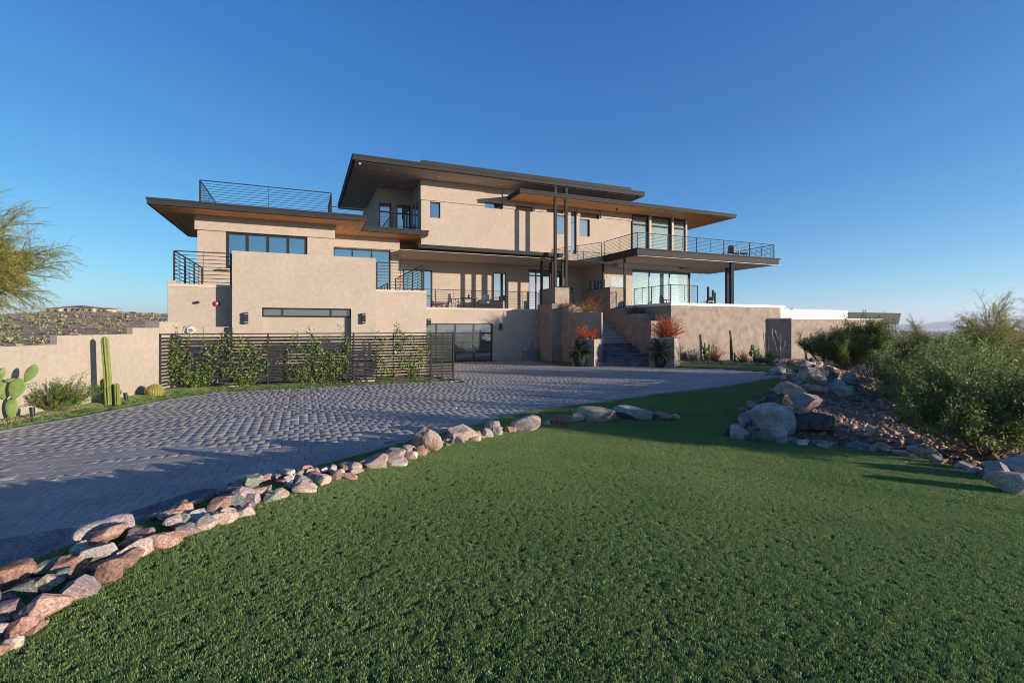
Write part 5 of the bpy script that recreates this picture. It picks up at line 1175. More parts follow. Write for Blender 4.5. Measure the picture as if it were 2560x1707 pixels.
# palo verde at the left edge
def paloverde():
    x, y = -18.3, 14.8; k = np.random.RandomState(5); t = thing('palo_verde_tree', (x, y, -.1), 'wispy yellow-green palo verde tree reaching in at the left edge', 'tree'); segs, tips = [], []
    PP = [(5, 12, .66, .65, .10, -.01), (5, 12, .58, .7, .14, -.035), (4, 9, .52, .75, .16, -.07), (3, 0, .5, .6, .18, -.14)]
    tr = [((0, 0, 0), (.15, .1, 3.0), .17, .14)]; segs += [(np.array(a)+np.array((x, y, -.1)), np.array(b)+np.array((x, y, -.1)), c, d) for a, b, c, d in tr]
    for d, ln in [((.75, .1, .85), 2.5), ((.95, -.2, .55), 2.2), ((.3, .2, 1), 2.7), ((-.5, .3, .9), 2.2), ((.5, .6, .9), 2.2), ((-.2, -.5, .9), 2.2), ((.85, .35, .75), 2.4), ((1., .1, .3), 1.9)]: grow(k, (x+.15, y+.1, 2.9), unit(np.array(d)), ln*.85, .07, 0, PP, segs, tips)
    S = [s for s in segs]; V, Q = tubes(S, 3); putfast('trunk', V, Q, M_TWIGG, t)
    T = np.array([[*a, *b] for a, b in tips]); n = 150000; i = k.randint(0, len(T), n); f = k.uniform(0, 1, (n, 1)); p = T[i, :3]*(1-f)+T[i, 3:]*f+k.normal(0, .03, (n, 3)); ax = unit(T[i, 3:]-T[i, :3])
    V, Q = leafmesh(p, unit(ax+k.normal(0, .6, (n, 3))), .055, .015, k); putfast('crown', V, Q, M_LEAFY, t)['kind'] = 'stuff'
paloverde()
# shrubs by the walls
x, y = hit(145, 1030); x = -11.18; y = 12.25
PS = [(3, 8, .5, .45, .1, .05), (2, 0, .5, .45, .15, .08)]
shrub((x, y, .1), fan(K, 40, 1.25, 1, .62, .25), PS, 9000, .035, .018, M_LEAFS, M_TWIGG, 'spreading yellow-green shrub with upright sprigs by the garden wall', seed=41, r0=.006, clump_=.018)
def ball(px, py, wpx, hpx, label, seed, ml, n=6000, L=.05):
    x, y = cast(px, py, flat); r = wpx*y/F/2; h = hpx*y/F; k = np.random.RandomState(seed)
    shrub((x, y+r*.4, 0), fan(k, 34, 1.35, 1, h*.72, .12), PS, n, L, L*.35, ml, M_TWIGG, label, seed=seed, r0=.008, mode='along', updir=.5, clump_=.04)
ball(1713, 905, 31, 33, 'round dark green shrub at the left end of the cactus bed', 42, M_LEAFD)
ball(1919, 912, 34, 33, 'round bright green shrub at the angled wall corner', 43, M_LEAFG)
# vines on the fence
def vine(px0, px1, ytop, ybot, n, label, seed, dens=1.6):
    k = np.random.RandomState(seed); u0_, u1_ = onV(px0, VFn), onV(px1, VFn); zt, zb = zV((px0+px1)/2, ytop, VFn), .14; um = (u0_+u1_)/2
    t = thing('climbing_vine', W(um, VFn-.05, .1), label, 'vine', 'vines on the slatted fence'); segs = []; pts = []
    for s_i in range(int(n/110)):
        p = np.array([um+k.normal(0, .15), VFn-.05, .1]); d = np.array([k.normal(0, .55), 0, 1.]); L = k.uniform(.5, 1.05)*(zt-zb)
        for q_ in range(14):
            d = d+np.array([k.normal(0, .35), 0, k.normal(0, .2)+.08]); d /= np.linalg.norm(d); q = p+d*L/12; q[0] = min(max(q[0], u0_), u1_); q[1] = VFn+k.choice((-.06, -.05, -.055, .05))
            segs.append((np.array(W(*p)), np.array(W(*q)), .006, .005)); p = q
            if q[2] > zt+.1: break
            for z_ in range(3): pts.append(q+np.array([k.normal(0, .07), -abs(k.normal(.03, .04)), k.normal(0, .06)]))
    V, Q = tubes(segs, 3); putfast('stem', V, Q, M_TWIG, t)
    pts = np.array(pts); i = k.randint(0, len(pts), n); p = pts[i]+k.normal(0, .045, (n, 3))*np.array([1, .7, 1]); p[:, 1] = np.minimum(p[:, 1], VFn+.08); p = np.column_stack([p[:, 0]*c_-p[:, 1]*s_, p[:, 0]*s_+p[:, 1]*c_, p[:, 2]])
    V, Q = leafmesh(p, unit(k.normal(0, .8, (n, 3))+np.array([.25, -.5, .1])), k.uniform(.06, .10, n), k.uniform(.038, .06, n), k); o = putfast('foliage', V, Q, M_LEAFV, t); o['kind'] = 'stuff'
vine(432, 575, 818, 965, 2080, 'densest vine at the left end of the slatted fence', 51)
vine(560, 668, 838, 955, 1224, 'vine trailing into the second half of the left fence bay', 52)
vine(720, 800, 822, 965, 918, 'slim vine in the left half of the second fence bay', 53)
vine(790, 870, 820, 955, 1101, 'bushier vine in the right half of the second fence bay', 54)
vine(945, 1000, 818, 955, 734, 'narrow vine left of the fence post in the third bay', 55)
vine(990, 1068, 818, 962, 1162, 'vine in the right half of the third fence bay', 56)
vine(412, 430, 800, 940, 318, 'sprigs of vine on the short fence return by the wall', 57)
# firecracker plants in the planters
def spray(loc, n, h, spread, nf, label, seed, name='firecracker_plant', red=1.0, droop=-.04, ng=900, az=None):
    k = np.random.RandomState(seed); t = thing(name, loc, label, 'flowering plant'); segs, pts, gp = [], [], []
    for i in range(n):
        a = k.uniform(0, 6.28) if az is None else k.uniform(*az); e = spread*k.uniform(.1, 1); d = np.array([math.cos(a)*math.sin(e), math.sin(a)*math.sin(e), math.cos(e)]); p = np.array(loc)+np.array([*k.normal(0, .12*spread, 2), 0]); L = h*k.uniform(.55, 1.1)
        for s in range(7):
            d = unit(d+k.normal(0, .07, 3)+np.array([0, 0, droop*s*.5])); q = p+d*L/7; segs.append((p, q, .006, .005)); (pts if s > 2 else gp).append((p, q)); gp.append((p, q)) if s < 4 else None; p = q
    V, Q = tubes(segs, 3); putfast('stem', V, Q, M_STEMG, t)
    T = np.array([[*a, *b] for a, b in gp]); i = k.randint(0, len(T), ng); f = k.uniform(0, 1, (ng, 1)); p = T[i, :3]*(1-f)+T[i, 3:]*f; V, Q = leafmesh(p, unit(T[i, 3:]-T[i, :3]+k.normal(0, .25, (ng, 3))*.3), .09, .011, k); putfast('foliage', V, Q, M_STEMG, t)['kind'] = 'stuff'
    T = np.array([[*a, *b] for a, b in pts]); i = k.randint(0, len(T), nf); f = k.uniform(0, 1, (nf, 1)); p = T[i, :3]*(1-f)+T[i, 3:]*f+k.normal(0, .03, (nf, 3)); V, Q = leafmesh(p, unit(k.normal(0, .6, (nf, 3))+np.array([0, 0, -.5])), .07, .028, k); putfast('blossom', V, Q, M_REDF, t)['kind'] = 'stuff'
    return t
def succ(loc, n, r, label, seed):
    k = np.random.RandomState(seed); t = thing('succulent', loc, label, 'succulent'); p = np.array(loc)+k.normal(0, r, (n, 3))*np.array([1, .6, .1]); d = unit(k.normal(0, .6, (n, 3))+np.array([0, 0, 1])); V, Q = leafmesh(p, d, .14, .05, k); o = putfast('leaf_rosette', V, Q, M_SUCC, t); o['kind'] = 'stuff'
cxy = lambda P: tuple(np.mean(np.array(P), 0))
a = cxy(PLL); spray((a[0], a[1]-.1, 1.4), 90, 1.0, 1.15, 1500, 'bright red flowering plant in the low left planter', 61); succ((a[0]+.1, a[1]-.55, 1.4), 70, .22, 'pale rosettes under the red flowers in the low left planter', 71)
a = cxy(PLR); spray((a[0]-.1, a[1]-.4, 1.5), 260, 1.45, 1.15, 4200, 'largest orange-red flowering plant in the low right planter', 62, droop=-.02, ng=3000); succ((a[0], a[1]-.8, 1.5), 90, .28, 'pale rosettes above the right sago palm', 72)
x, y, _ = W(16.15, 26.3); spray((x, y, 2.98), 110, 1.25, 1.2, 620, 'tall wispy flowering plant trailing over the upper left planter', 63, droop=-.05, ng=1600); succ(W(16.2, 25.95, 3.0), 80, .3, 'grey rosettes on the rim of the upper left planter', 73)
x, y, _ = W(15.75, 28.0); spray((x, y, 3.38), 60, .55, 1.1, 420, 'low reddish plant beside the post pedestal', 64)
x, y, _ = W(20.4, 27.1); spray((x, y, 3.0), 60, .9, 1.1, 300, 'reddish trailing plant behind the stair wall railing', 65)
x, y, _ = W(20.4, 26.6); spray((x, y, 2.8), 90, .75, 1.3, 160, 'dark green trailing plant in the middle stair planter', 66, ng=1500)
x, y, _ = W(20.4, 25.3); spray((x, y, 2.35), 60, .5, 1.3, 40, 'dark clump in the lowest stair planter', 67, ng=1200)
for px, py, h, sd, lb in ((1788, 906, .95, 81, 'red flowering plant left of the tall cactus under the terrace wall'), (1858, 908, .75, 82, 'low red flowering plant right of the tall cactus under the terrace wall')):
    x, y = cast(px, py, flat); spray((x, y, 0), 80, h*1.15, .8, 420, lb, sd, ng=1500, droop=-.02)
# potted sago palms
def sago(px, py, wpx, label, seed, hpot):
    x, y = cast(px, py, flat); k = np.random.RandomState(seed); r = 62/2*y/F*.48
    t = thing('sago_palm', (x, y, 0), label, 'potted palm', 'potted sago palms by the stairs'); b = MB('w'); b.lathe([(r*.72, 0), (r*.95, hpot*.35), (r*1.08, hpot*.85), (r*1.13, hpot), (r*1.0, hpot), (r*.95, hpot*.9)], 20); b.v = [(p[0]+x, p[1]+y, p[2]) for p in b.v]; po = b.build('pot', M_POT, t, smoothf=True)
    b = MB('w'); b.tube((x, y, hpot*.85), (x, y, hpot+.16), .11, 10, .09); b.build('trunk', M_TWIG, t)
    R0 = wpx/2*y/F
    for i in range(58):
        a = k.uniform(0, 6.28); e = R(k.uniform(12, 108)); L = R0*k.uniform(.9, 1.15); d = np.array([math.cos(a)*math.sin(e), math.sin(a)*math.sin(e), math.cos(e)]); p = np.array([x, y, hpot+.14]); V, Q = [], []; pts = [p]
        for s in range(9): d = unit(d+np.array([0, 0, -.075])); p = p+d*L/9; pts.append(p)
        side = unit(np.cross(d, (0, 0, 1)))
        for s in range(1, 10):
            for sg in (-1, 1):
                for h_ in (0, .5):
                    if s == 9 and h_: continue
                    c = pts[s]*(1-h_)+pts[min(s+1, 9)]*h_; ax = unit(pts[min(s+1, 9)]-pts[s-1]); ll = .21*math.sin(math.pi*min(1, (s+h_)/10.5))**.6; dd = unit(side*sg+ax*.75+np.array([0, 0, .25])); n = len(V)
                    V += [c, c+dd*ll*.5+ax*.028, c+dd*ll, c+dd*ll*.5-ax*.028]; Q.append((n, n+1, n+2, n+3))
        n = len(V); V += [pts[0]+side*.008, pts[0]-side*.008, pts[-1]]; Q.append((n, n+1, n+2, n+2))
        put('frond', V, [tuple(dict.fromkeys(q)) for q in Q], M_FROND, t)
sago(1449, 915.5, 60, 'potted sago palm with dark fronds left of the stairs', 1, .66)
sago(1651, 917.5, 72, 'potted sago palm with larger dark fronds right of the stairs', 2, .66)
# cacti
def ribbed(path, r, m, ribs=7, depth=.40, name='stem', par=None):
    """ribbed column following a path of points, rounded at its tip"""
    kk_ = ribs*4; an = np.arange(kk_)*2*math.pi/kk_; prof = 1-depth*(.5-.5*np.cos(an*ribs))**1.3; P_ = [np.array(p, float) for p in path]; V, Fq = [], []; n = len(P_); rad = [1.0]*n
    d = unit(P_[-1]-P_[-2]); P_ += [P_[-1]+d*r*.55, P_[-1]+d*r*.95, P_[-1]+d*r*1.08]; rad += [.85, .5, .12]
    for i, p in enumerate(P_):
        a = unit(P_[min(i+1, len(P_)-1)]-P_[max(i-1, 0)]); e1 = unit(np.cross(a, (0, 1, .01))); e2 = np.cross(a, e1)
        V += [p+(e1*math.cos(t_)+e2*math.sin(t_))*r*rad[i]*q for t_, q in zip(an, prof)]
    for i in range(len(P_)-1):
        for j in range(kk_): Fq.append((i*kk_+j, i*kk_+(j+1) % kk_, (i+1)*kk_+(j+1) % kk_, (i+1)*kk_+j))
    Fq.append(tuple((len(P_)-1)*kk_+j for j in range(kk_))); return put(name, V, Fq, m, par, smoothf=False)
def colm(px, py, arms, label, m=M_CACT, xf=None, group='column cacti', r=None, ribs=6):
    """arms: (px foot, px mid, px tip, py tip, width px)"""
    x, y = xf or cast(px, py, flat); t = thing('column_cactus', (x, y, 0), label, 'cactus', group)
    for fx, mx_, tx, ty, wd, *pf in arms:
        z1 = HC+y*(HY-ty)/F; z0 = pf[0] if pf else .0; X = lambda p: (p-CX)/F*y; dy = random.Random(fx).uniform(-.12, .12); rr = wd/2*y/F; z1 -= rr
        ribbed([(X(fx), y+dy, z0), (X((fx+mx_)/2), y+dy, z0+(z1-z0)*.25), (X(mx_), y+dy, z0+(z1-z0)*.5), (X((mx_+tx)/2), y+dy, z0+(z1-z0)*.75), (X(tx), y+dy, z1)], rr, m, ribs, par=t)
y = 13.5
colm(0, 0, [(281, 277, 270, 842, 17, .1), (267, 265, 264, 946, 14, .1), (285, 283, 282, 960, 12, .1), (303, 302, 301, 957, 12, .1), (292, 298, 297, 975, 6, .35)], 'yellow-green column cactus cluster with one tall stem against the garden wall', xf=(-10.9, 13.5), r=.07)
colm(1832, 906, [(1832, 1829, 1825, 826, 5), (1828, 1827, 1827, 842, 4), (1837, 1837, 1836, 880, 4.5)], 'tall dark column cactus under the middle of the terrace wall', M_CACTD)
colm(1743, 903, [(1739, 1739, 1739, 890, 5), (1745, 1745, 1745, 891, 4.5)], 'pair of short column cacti near the round dark shrub', M_CACTD)
colm(2014, 916, [(2017, 2012, 2008, 844, 5.5), (2010, 2009, 2007, 900, 4)], 'column cactus leaning left of the dark hedge by the brown block', M_CACT)
colm(2026, 917, [(2024, 2024, 2025, 896, 4.5), (2029, 2029, 2029, 894, 4), (2020, 2020, 2020, 902, 4)], 'short column cacti at the foot of the hedge by the brown block', M_CACTD)
t_ = thing('column_cactus', W(30.6, 32, 0), 'three ribbed saguaro tips rising behind the terrace chair', 'cactus', 'column cacti')
for px, ty, wd in ((1770.5, 716, 6), (1782.5, 725, 6), (1787.5, 731, 4.5)):
    y = 44.; x = (px-CX)/F*y; z1 = HC+y*(HY-ty)/F; rr = wd/2*y/F; ribbed([(x, y, 0), (x, y, z1*.5), (x, y, z1-rr)], rr, M_CACTD, 12, .2, par=t_)
def pad(c, w_, h, az, lean, m, par, tilt=0, th=.22):
    """one flat oval joint standing on its narrow foot at c"""
    v, f = ICO[3]; v = v.copy(); z = (v[:, 2]+1)/2; wf = .42+.58*np.sin(np.clip(z*1.05+.06, 0, 1)*math.pi*.62); V = np.column_stack([v[:, 0]*w_/2*wf, v[:, 1]*w_*th/2*wf, z*h])
    ct, st_ = math.cos(tilt), math.sin(tilt); V = np.column_stack([V[:, 0]*ct+V[:, 2]*st_, V[:, 1], -V[:, 0]*st_+V[:, 2]*ct]); cl, sl_ = math.cos(lean), math.sin(lean); V = np.column_stack([V[:, 0], V[:, 1]*cl-V[:, 2]*sl_, V[:, 1]*sl_+V[:, 2]*cl])
    ca, sa = math.cos(az), math.sin(az); V = np.column_stack([V[:, 0]*ca-V[:, 1]*sa, V[:, 0]*sa+V[:, 1]*ca, V[:, 2]]); put('pad', V+np.array(c), f, m, par, smoothf=True)
def pear(x, y, pads, label, m, sc_=None):
    """pads: (px foot, py foot, width px, height px, tilt deg, turn deg, lean deg)"""
    t = thing('prickly_pear', (x, y, 0), label, 'cactus', 'prickly pears')
    for px, py, wd, hp, ti, tu, le in pads: pad(((px-CX)/F*y, y+random.Random(px).uniform(-.08, .08), HC+y*(HY-py)/F), wd*y/F, hp*y/F, R(tu), R(le), m, t, R(ti))
pear(-11.12, 11.1, [(24, 1050, 27, 56, 2, 25, 0), (10, 999, 32, 58, -12, 20, 5), (36, 998, 36, 54, 14, 20, 0), (22, 996, 12, 40, 4, 70, 0), (30, 958, 30, 14, 0, 30, 20), (54, 957, 25, 50, 28, 25, 0), (8, 948, 13, 30, 8, 30, 0), (-14, 960, 26, 44, -20, 30, 0)], 'big pale green prickly pear standing by the garden wall at the left edge', M_PEAR)
x, y = cast(1775, 904, flat); pear(x, y, [(1774, 904, 9, 22, -8, 20, 0), (1779, 904, 9, 20, 10, 30, 0), (1770, 886, 12, 12, -25, 20, 0), (1776, 886, 11, 18, 0, 30, 0), (1783, 887, 9, 18, 16, 20, 0), (1764, 877, 12, 12, -10, 40, 20), (1760, 872, 7, 9, -20, 30, 0), (1771, 869, 4, 14, 3, 80, 0), (1785, 872, 7, 14, 14, 20, 0)], 'blue-green prickly pear beside a red flowering plant under the terrace wall', M_PEARD)
x, y = cast(1888, 910, flat); pear(x, y, [(1886, 910, 8, 22, -14, 20, 0), (1890, 910, 7, 20, 14, 30, 0), (1880, 892, 13, 16, -18, 20, 0), (1888, 893, 14, 20, 0, 20, 0), (1895, 892, 13, 22, 12, 20, 0), (1882, 877, 13, 17, -6, 20, 0), (1891, 876, 7, 18, 6, 60, 0), (1897, 872, 6, 9, 16, 30, 0), (1877, 880, 9, 10, -20, 30, 0)], 'dense prickly pear left of the bright green shrub', M_PEARD)
def barrel(x, y, r, label, z=.08):
    t = thing('barrel_cactus', (x, y, z), label, 'cactus', 'barrel cacti'); n = 22; kk_ = n*4; an = np.arange(kk_)*2*math.pi/kk_; pr = 1-.10*(.5-.5*np.cos(an*n)); V, Fq = [], []; S = 9
    for i in range(S): th = math.pi*(.02+.74*i/(S-1)); V += [(x+r*math.sin(th)*q*math.cos(a), y+r*math.sin(th)*q*math.sin(a), z+r*.72+r*.82*math.cos(th)) for a, q in zip(an, pr)]
    for i in range(S-1): Fq += [(i*kk_+j, (i+1)*kk_+j, (i+1)*kk_+(j+1) % kk_, i*kk_+(j+1) % kk_) for j in range(kk_)]
    Fq.append(tuple(range(kk_))); put('body', V, Fq, M_BARR, t, smoothf=True)
    k = np.random.RandomState(2); P_, D = [], []
    for j in range(n):
        a = 2*math.pi*j/n
        for i in range(9):
            th = math.pi*(.06+.62*i/8); nrm = np.array([math.sin(th)*math.cos(a), math.sin(th)*math.sin(a), math.cos(th)])
            for q in range(5): P_.append(np.array([x, y, z+r*.72])+nrm*r*np.array([1, 1, .82])); D.append(nrm+k.normal(0, .7, 3))
    V, Q = leafmesh(np.array(P_), np.array(D), r*.2, .006, k); putfast('spine', V, Q, M_SPINE, t)['kind'] = 'stuff'
barrel(-10.92, 15.1, .235, 'golden barrel cactus by the end of the garden wall')
x, y = cast(1975, 914.5, flat); barrel(x, y, .20, 'small golden barrel cactus at the angled wall corner', 0)
def ocot(px, py, sts, label, m=M_TWIG):
    x, y = cast(px, py, flat); t = thing('ocotillo', (x, y, 0), label, 'shrub', 'bare ocotillos'); 
    for pts in sts:
        segs = [(np.array([(a[0]-CX)/F*y, y, HC+y*(HY-a[1])/F]), np.array([(b[0]-CX)/F*y, y, HC+y*(HY-b[1])/F]), .022, .015) for a, b in zip(pts[:-1], pts[1:])]; V, Q = tubes(segs, 5); putfast('stem', V, Q, M_CAP if m is None else m, t)
ocot(1950, 912, [[(1950, 912), (1948, 895), (1941, 870), (1931, 838), (1930, 830), (1932, 821)], [(1950, 912), (1951, 885), (1950, 855), (1940, 834), (1938, 825)], [(1950, 912), (1952, 885), (1952, 850), (1951, 835)], [(1950, 912), (1953, 890), (1960, 866), (1964, 850)]], 'bare grey ocotillo stems in front of the shaded wall corner', M_CAP)
ocot(1916, 908, [[(1916, 905), (1912, 868), (1909, 845), (1910, 828)], [(1917, 905), (1914, 868), (1913, 838), (1916, 826)], [(1919, 905), (1921, 858), (1922, 840)]], 'thin dark ocotillo behind the bright green shrub')
# ground spotlights
def spot(x, y, label, z=.1):
    t = thing('ground_spotlight', (x, y, z), label, 'garden light', 'ground spotlights'); MB('w').tube((x, y, z-.1), (x, y, z+.10), .012, 6).build('stake', M_BLK, t)
    MB('w').tube((x+.02, y-.0, z+.08), (x-.03, y+.03, z+.26), .045, 12, .05).build('lamp_head', M_BLK, t); MB('w').tube((x-.0305, y+.0305, z+.262), (x-.032, y+.032, z+.266), .044, 12).build('lens', M_PLATE, t)
spot(-10.98, 11.3, 'small black ground spotlight beside the prickly pear'); spot(-10.8, 13.8, 'small black ground spotlight by the column cactus cluster')
# ------------------------------------------------------------------ terrace furniture
def chair(loc, rz, label, round_back=True, m=None, group='terrace chairs', fr=None):
    t = thing('armchair', loc, label, 'chair', group, rz); m = m or M_FAB; fr = fr or M_BLK
    MB('w').box(-.27, .27, -.27, .27, .40, .48).build('seat', m, t, .02, local=True)
    n = 11; V = []
    for z, s in ((.46, .9), (.62, 1), (.80, .95), (.93, .75), (.985, .42)):
        for th in (0, .05):
            V += [((-.5+i/(n-1))*.60*s, .25+th-.10*(1-(2*i/(n-1)-1)**2*1.0)*0+.05*((2*i/(n-1)-1)**2)*-1+.12*(z-.46), z) for i in range(n)]
    Fq = []; k = 2*n
    for r_ in range(4):
        a, b = r_*k, (r_+1)*k
        for i in range(n-1): Fq += [(a+i, a+i+1, b+i+1, b+i), (a+n+i+1, a+n+i, b+n+i, b+n+i+1)]
        Fq += [(a, b, b+n, a+n), (a+n-1, a+2*n-1, b+2*n-1, b+n-1)]
    Fq += [(4*k+i, 4*k+i+1, 4*k+n+i+1, 4*k+n+i) for i in range(n-1)]
    put('backrest', V, Fq, m, t, local=True, smoothf=True)
    for sx in (-1, 1):
        MB('w').box(sx*.30-.025, sx*.30+.025, -.26, .30, .62, .66).build('armrest', fr, t, local=True)
        for sy in (-1, 1): MB('w').box(sx*.29-.02, sx*.29+.02, sy*.25-.02, sy*.25+.02, 0, .62).build('leg', fr, t, local=True)
    return t
def onT(px, V, z): u = onV(px, V); return W(u, V, z)
chair(onT(1134, 31.4, ZT), R(120), 'pale round-backed armchair on the left of the terrace table')
chair(onT(1211, 31.3, ZT), R(-20), 'pale round-backed armchair on the right of the terrace table')
tb = thing('terrace_table', onT(1172, 31.6, ZT), 'dark outdoor table between the two pale armchairs', 'table'); bx, by, bz = onT(1172, 31.6, ZT)
b = MB('w'); b.lathe([(.62, .70), (.62, .74)], 24); b.v = [(p[0]+bx, p[1]+by, p[2]+bz) for p in b.v]; b.build('tabletop', M_BLK, tb)
for sx in (-1, 1):
    for sy in (-1, 1): MB('w').box(bx+sx*.35-.025, bx+sx*.35+.025, by+sy*.35-.025, by+sy*.35+.025, bz, bz+.70).build('leg', M_BLK, tb)
ln = thing('table_lantern', (bx, by, bz+.74), 'small dark lantern standing on the terrace table', 'lantern'); b = MB('w'); b.lathe([(.06, 0), (.07, .16), (.05, .2), (.015, .25)], 10); b.v = [(p[0]+bx, p[1]+by, p[2]+bz+.741) for p in b.v]; b.build('body', M_BLK, ln)
chair(onT(1663, 27.2, ZT), R(100), 'dark slung armchair behind the right terrace railing', m=M_CUSH)
chair(onT(1769, 27.4, ZT), R(-60), 'light-framed armchair with a white cushion near the saguaros', m=M_CUSH, fr=M_PLATE)
lt = thing('low_table', onT(1697, 27.0, ZT), 'low pale coffee table on the right terrace', 'table'); x, y, z = onT(1697, 27.0, ZT); MB('w').box(x-.6, x+.6, y-.35, y+.35, z+.34, z+.40).build('tabletop', M_PLATE, lt)
for sx in (-1, 1):
    for sy in (-1, 1): MB('w').box(x+sx*.52-.03, x+sx*.52+.03, y+sy*.28-.03, y+sy*.28+.03, z, z+.34).build('leg', M_PLATE, lt)
chair(onT(1834, 28.0, zd), R(110), 'dark armchair on the upper balcony near its right end', m=M_BLK, group='balcony chairs')
sf = thing('balcony_table', onT(1852, 28.0, zd), 'low dark side table on the upper balcony beside the armchair', 'table'); x, y, z = onT(1852, 28, zd); MB('w').box(x-.4, x+.4, y-.3, y+.3, z+.38, z+.44).build('tabletop', M_BLK, sf)
for sx in (-1, 1):
    for sy in (-1, 1): MB('w').box(x+sx*.34-.025, x+sx*.34+.025, y+sy*.24-.025, y+sy*.24+.025, z, z+.38).build('leg', M_BLK, sf)
# ------------------------------------------------------------------ far hill with its houses, mountains
def hz(P):
    x, y = P[:, 0], P[:, 1]; a = x/np.maximum(y, 1); px = CX+F*a
    top = np.interp(px, [-500, -200, 0, 60, 120, 250, 330, 420, 560, 760], [812, 797, 790, 786, 783, 782, 784, 787, 792, 798]); zt = HC+380*(HY-top)/F
    s = smooth(120, 380, y); b = -6*smooth(60, 130, y)+(zt+6)*s**1.0-8*smooth(390, 520, y)
    return b+.7*np.sin(x*.09+y*.05)*np.sin(y*.07)*s*smooth(380, 330, y)
xs, ys = np.arange(-560, -60, 5.), np.arange(64, 520, 5.); X, Y = np.meshgrid(xs, ys); P = np.stack([X.ravel(), Y.ravel()], 1); Z = hz(P); Z = np.where(np.abs(P[:, 0]) > 1.7*P[:, 1]+0, -12, Z); Z -= 14*smooth(-120, -70, P[:, 0])
nx = len(xs); Q = np.array([[j*nx+i, j*nx+i+1, (j+1)*nx+i+1, (j+1)*nx+i] for j in range(len(ys)-1) for i in range(nx-1)])
tag(putfast('hill', np.column_stack([P, Z]), Q, M_HILL, smoothf=True), 'rocky desert hill rising behind the garden wall on the left', kind='structure')
k = np.random.RandomState(17); n = 3000; y = k.uniform(90, 392, n)**1.0; px = k.uniform(-260, 560, n); P = np.stack([(px-CX)/F*y, y], 1)
cl = vnoise(np.column_stack([P*.05, np.zeros(n)]), k, 1.2); P = P[k.uniform(0, 1, n) < .55+.5*cl]; n = len(P); zz = hz(P); sz = k.uniform(.5, 1.9, n)*(.7+.6*k.uniform(0, 1, n)**3)
m = 16; sz = np.repeat(sz, m); c = np.repeat(np.column_stack([P, zz+.2]), m, 0)+unit(k.normal(0, 1, (n*m, 3)))*np.abs([1, 1, .7])*(sz*.75*k.uniform(.3, 1, n*m))[:, None]; c[:, 2] = np.maximum(c[:, 2], np.repeat(zz, m))
V, Q = leafmesh(c, k.normal(0, 1, (n*m, 3)), sz*.9, sz*.7, k); putfast('desert_scrub', V, Q, M_HILLV); tag(bpy.data.objects['desert_scrub'], 'dense desert scrub dotting the far hill', 'shrubs', kind='stuff')
def villa(px0, py0, blocks, y, label):
    """far villa: blocks of (px0,px1,py eaves,py base,setback,roof rise)"""
    x = (px0-CX)/F*y; t = thing('hill_house', (x, y, HC+y*(HY-py0)/F), label, 'house', 'houses on the far hill'); X = lambda p: (p-CX)/F*y; Zz = lambda p: HC+y*(HY-p)/F
    for a, b_, e, g_, sb, rr in blocks:
        w0, w1, z0, z1 = X(a), X(b_), Zz(g_)-3, Zz(e); y0, y1 = y+sb, y+sb+14; MB('w').box(w0, w1, y0, y1, z0, z1).build('wall', M_ADOBE, t)
        ov = 1.0; zr = z1+rr; m_2 = (y0+y1)/2; ins = min(6, (w1-w0)*.3); b = MB('w'); nn = b.pts([(w0-ov, y0-ov, z1+.02), (w1+ov, y0-ov, z1+.02), (w1+ov, y1+ov, z1+.02), (w0-ov, y1+ov, z1+.02), (w0+ins, m_2, zr), (w1-ins, m_2, zr)])
        b.f += [(0, 1, 5, 4), (1, 2, 5), (2, 3, 4, 5), (3, 0, 4), (3, 2, 1, 0)]; ro = b.build('roof', M_TILE, t)
        nw = max(1, int((w1-w0)/4.2)); hgt = min(2.6, (z1-Zz(g_))*.62)
        for i in range(nw):
            c = w0+(w1-w0)*(i+.5)/nw; b = MB('w'); pr = [(c-1.1, y0-.12, Zz(g_)+.5), (c+1.1, y0-.12, Zz(g_)+.5), (c+1.1, y0-.12, Zz(g_)+hgt), (c+.6, y0-.12, Zz(g_)+hgt+.55), (c-.6, y0-.12, Zz(g_)+hgt+.55), (c-1.1, y0-.12, Zz(g_)+hgt)]
            nn = b.pts(pr+[(p[0], y0+.05, p[2]) for p in pr]); b.f += [tuple(range(6))]+[(i_, 6+i_, 6+(i_+1) % 6, (i_+1) % 6) for i_ in range(6)]; b.build('window', M_DKWIN, t)
    return t
villa(180, 784, [(112, 148, 771, 782, 0, 1.1), (146, 200, 767, 780, 3, 1.4), (196, 230, 770, 780, 1, 1.2), (228, 256, 772, 782, 4, 1.2), (135, 215, 779.5, 787, -4, .12)], 372, 'sprawling tan villa with tiled roofs on the crest of the far hill')
villa(30, 812, [(-14, 40, 802, 823, 0, 1.5), (36, 68, 806, 820, 3, 1.2), (2, 26, 798, 812, 6, 1.2)], 290, 'two-storey tan villa lower on the far hill at the left edge')
mk = np.random.RandomState(9)
def ridge(name, y, prof, label, th):
    px = np.arange(1500, 3000, 6.); h = np.interp(px, *zip(*prof))+mk.normal(0, .5, len(px))+1.5*np.sin(px*.05); rows = []
    for s in (0, .33, .66, 1): rows.append(np.column_stack([(px-CX)/F*y*(1-.05*(1-s)*0), np.full(len(px), y-(1-s)*th), -10+s*(HC+y*(HY-h)/F+10)*(1)+(0 if s in (0, 1) else mk.normal(0, y*.0012, len(px)))]))
    rows.append(np.column_stack([(px-CX)/F*y, np.full(len(px), y+th), np.full(len(px), -10.)])); V = np.concatenate(rows); n = len(px)
    Q = [(r_*n+i, r_*n+i+1, (r_+1)*n+i+1, (r_+1)*n+i) for r_ in range(4) for i in range(n-1)]; tag(putfast(name, V, Q, M_MTN), label, kind='structure')
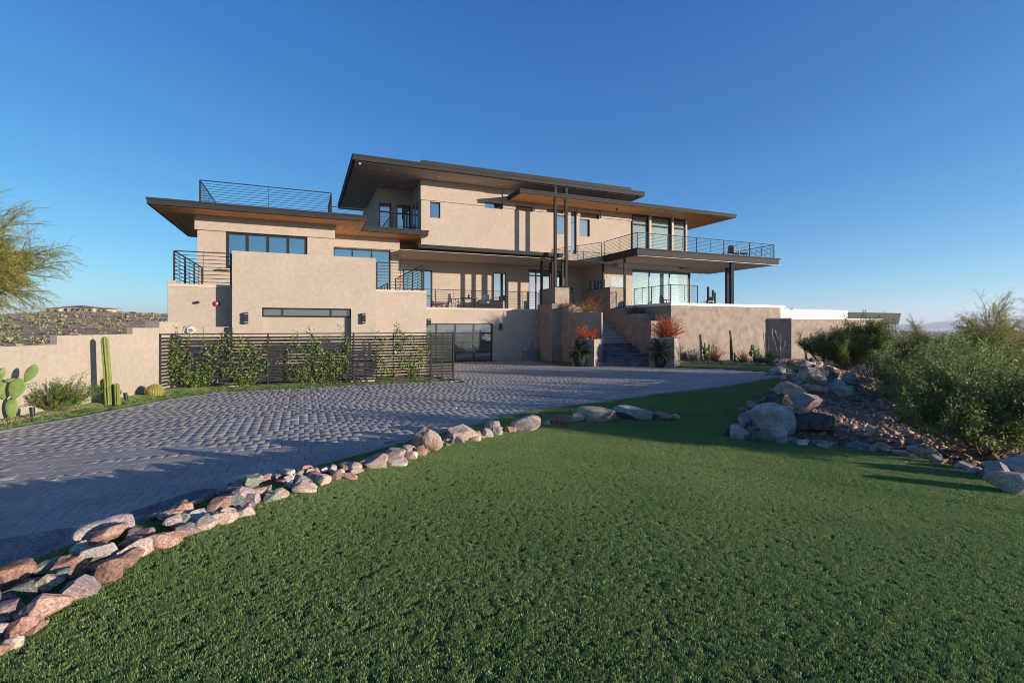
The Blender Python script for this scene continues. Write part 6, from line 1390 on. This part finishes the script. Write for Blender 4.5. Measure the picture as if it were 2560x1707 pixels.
ridge('mountain', 3900, [(1500, 822), (2200, 817), (2260, 811), (2330, 808), (2400, 800), (2470, 795), (2520, 789), (2600, 790), (2800, 800), (3000, 812)], 'hazy blue mountain range on the right horizon', 500)
# ------------------------------------------------------------------ the air
N = NT('haze'); pv = N.n('ShaderNodeVolumePrincipled'); pv.inputs['Color'].default_value = (.80, .89, 1, 1); pv.inputs['Density'].default_value = .00022; pv.inputs['Anisotropy'].default_value = .2
N.l(pv.outputs[0], N.o.inputs['Volume'])
hz_ = MB('w').box(-2700, 6200, -320, 4600, -60, 130).build('haze', N.m, loc=(0, 0, 0)); tag(hz_, 'thin blue haze over the desert', kind='stuff')
# ------------------------------------------------------------------ labels of the many small stones: colour, size and the named neighbour they lie by
CUT = (' at ', ' beside ', ' in ', ' on ', ' above ', ' below ', ' behind ', ' under ', ' with ', ' next ', ' near ', ' of the ', ' from ', ' right of ', ' left of ', ' across ', ' along ', ' before ', ' against ', ' rising ', ' standing ', ' bordering ', ' ending ', ' beyond ', ' alone ', ' touching ', ' cut ', ' topping ', ' among ', ' between ', ' further ', ',')
def short(t):
    for k in CUT: t = t.split(k)[0]
    return t
KIND = {'small stones by the flat slab': 'rubble stone', 'front row stones of the border': 'front-row stone', 'middle stones of the border': 'second-row stone', 'small stones behind the border': 'loose stone', 'small edging stones of the gravel island': 'edging stone', 'small stones on the island flank': 'flank stone', 'smaller boulders on the island ridge': 'ridge boulder', 'stones lining the cactus bed': 'bed stone', 'stones behind the lawn tip': 'stone'}
HUE = {'rock_red': 'reddish', 'rock_tan': 'tan', 'rock_purple': 'mauve', 'rock_grey': 'grey', 'rock_green': 'greenish', 'rock_dark': 'dark'}
NAMED = [(o.location.x, o.location.y, short(o['label'])) for o in COL.objects if o.parent is None and o.get('label') and o.get('group') not in KIND and o.get('category') in ('rock', 'cactus', 'shrub', 'flowering plant')]
NAMED = [t for t in NAMED if 3 <= len(t[2].split()) <= 8 and sum(u[2] == t[2] for u in NAMED) == 1]
for o in list(COL.objects):
    kd = KIND.get(o.get('group'))
    if not kd: continue
    x, y = o.location.x, o.location.y; nx_, ny_, nm = min(NAMED, key=lambda t: (t[0]-x)**2+(t[1]-y)**2)
    da = x/y-nx_/ny_; dr = math.hypot(x, y)-math.hypot(nx_, ny_); rel = ('right of' if da > 0 else 'left of') if abs(da)*y > abs(dr) else ('behind' if dr > 0 else 'in front of')
    s = max(o.dimensions); o['label'] = f"{'small' if s < .17 else 'middling' if s < .27 else 'larger'} {HUE[o.data.materials[0].name]} {kd} {rel} the {nm}"
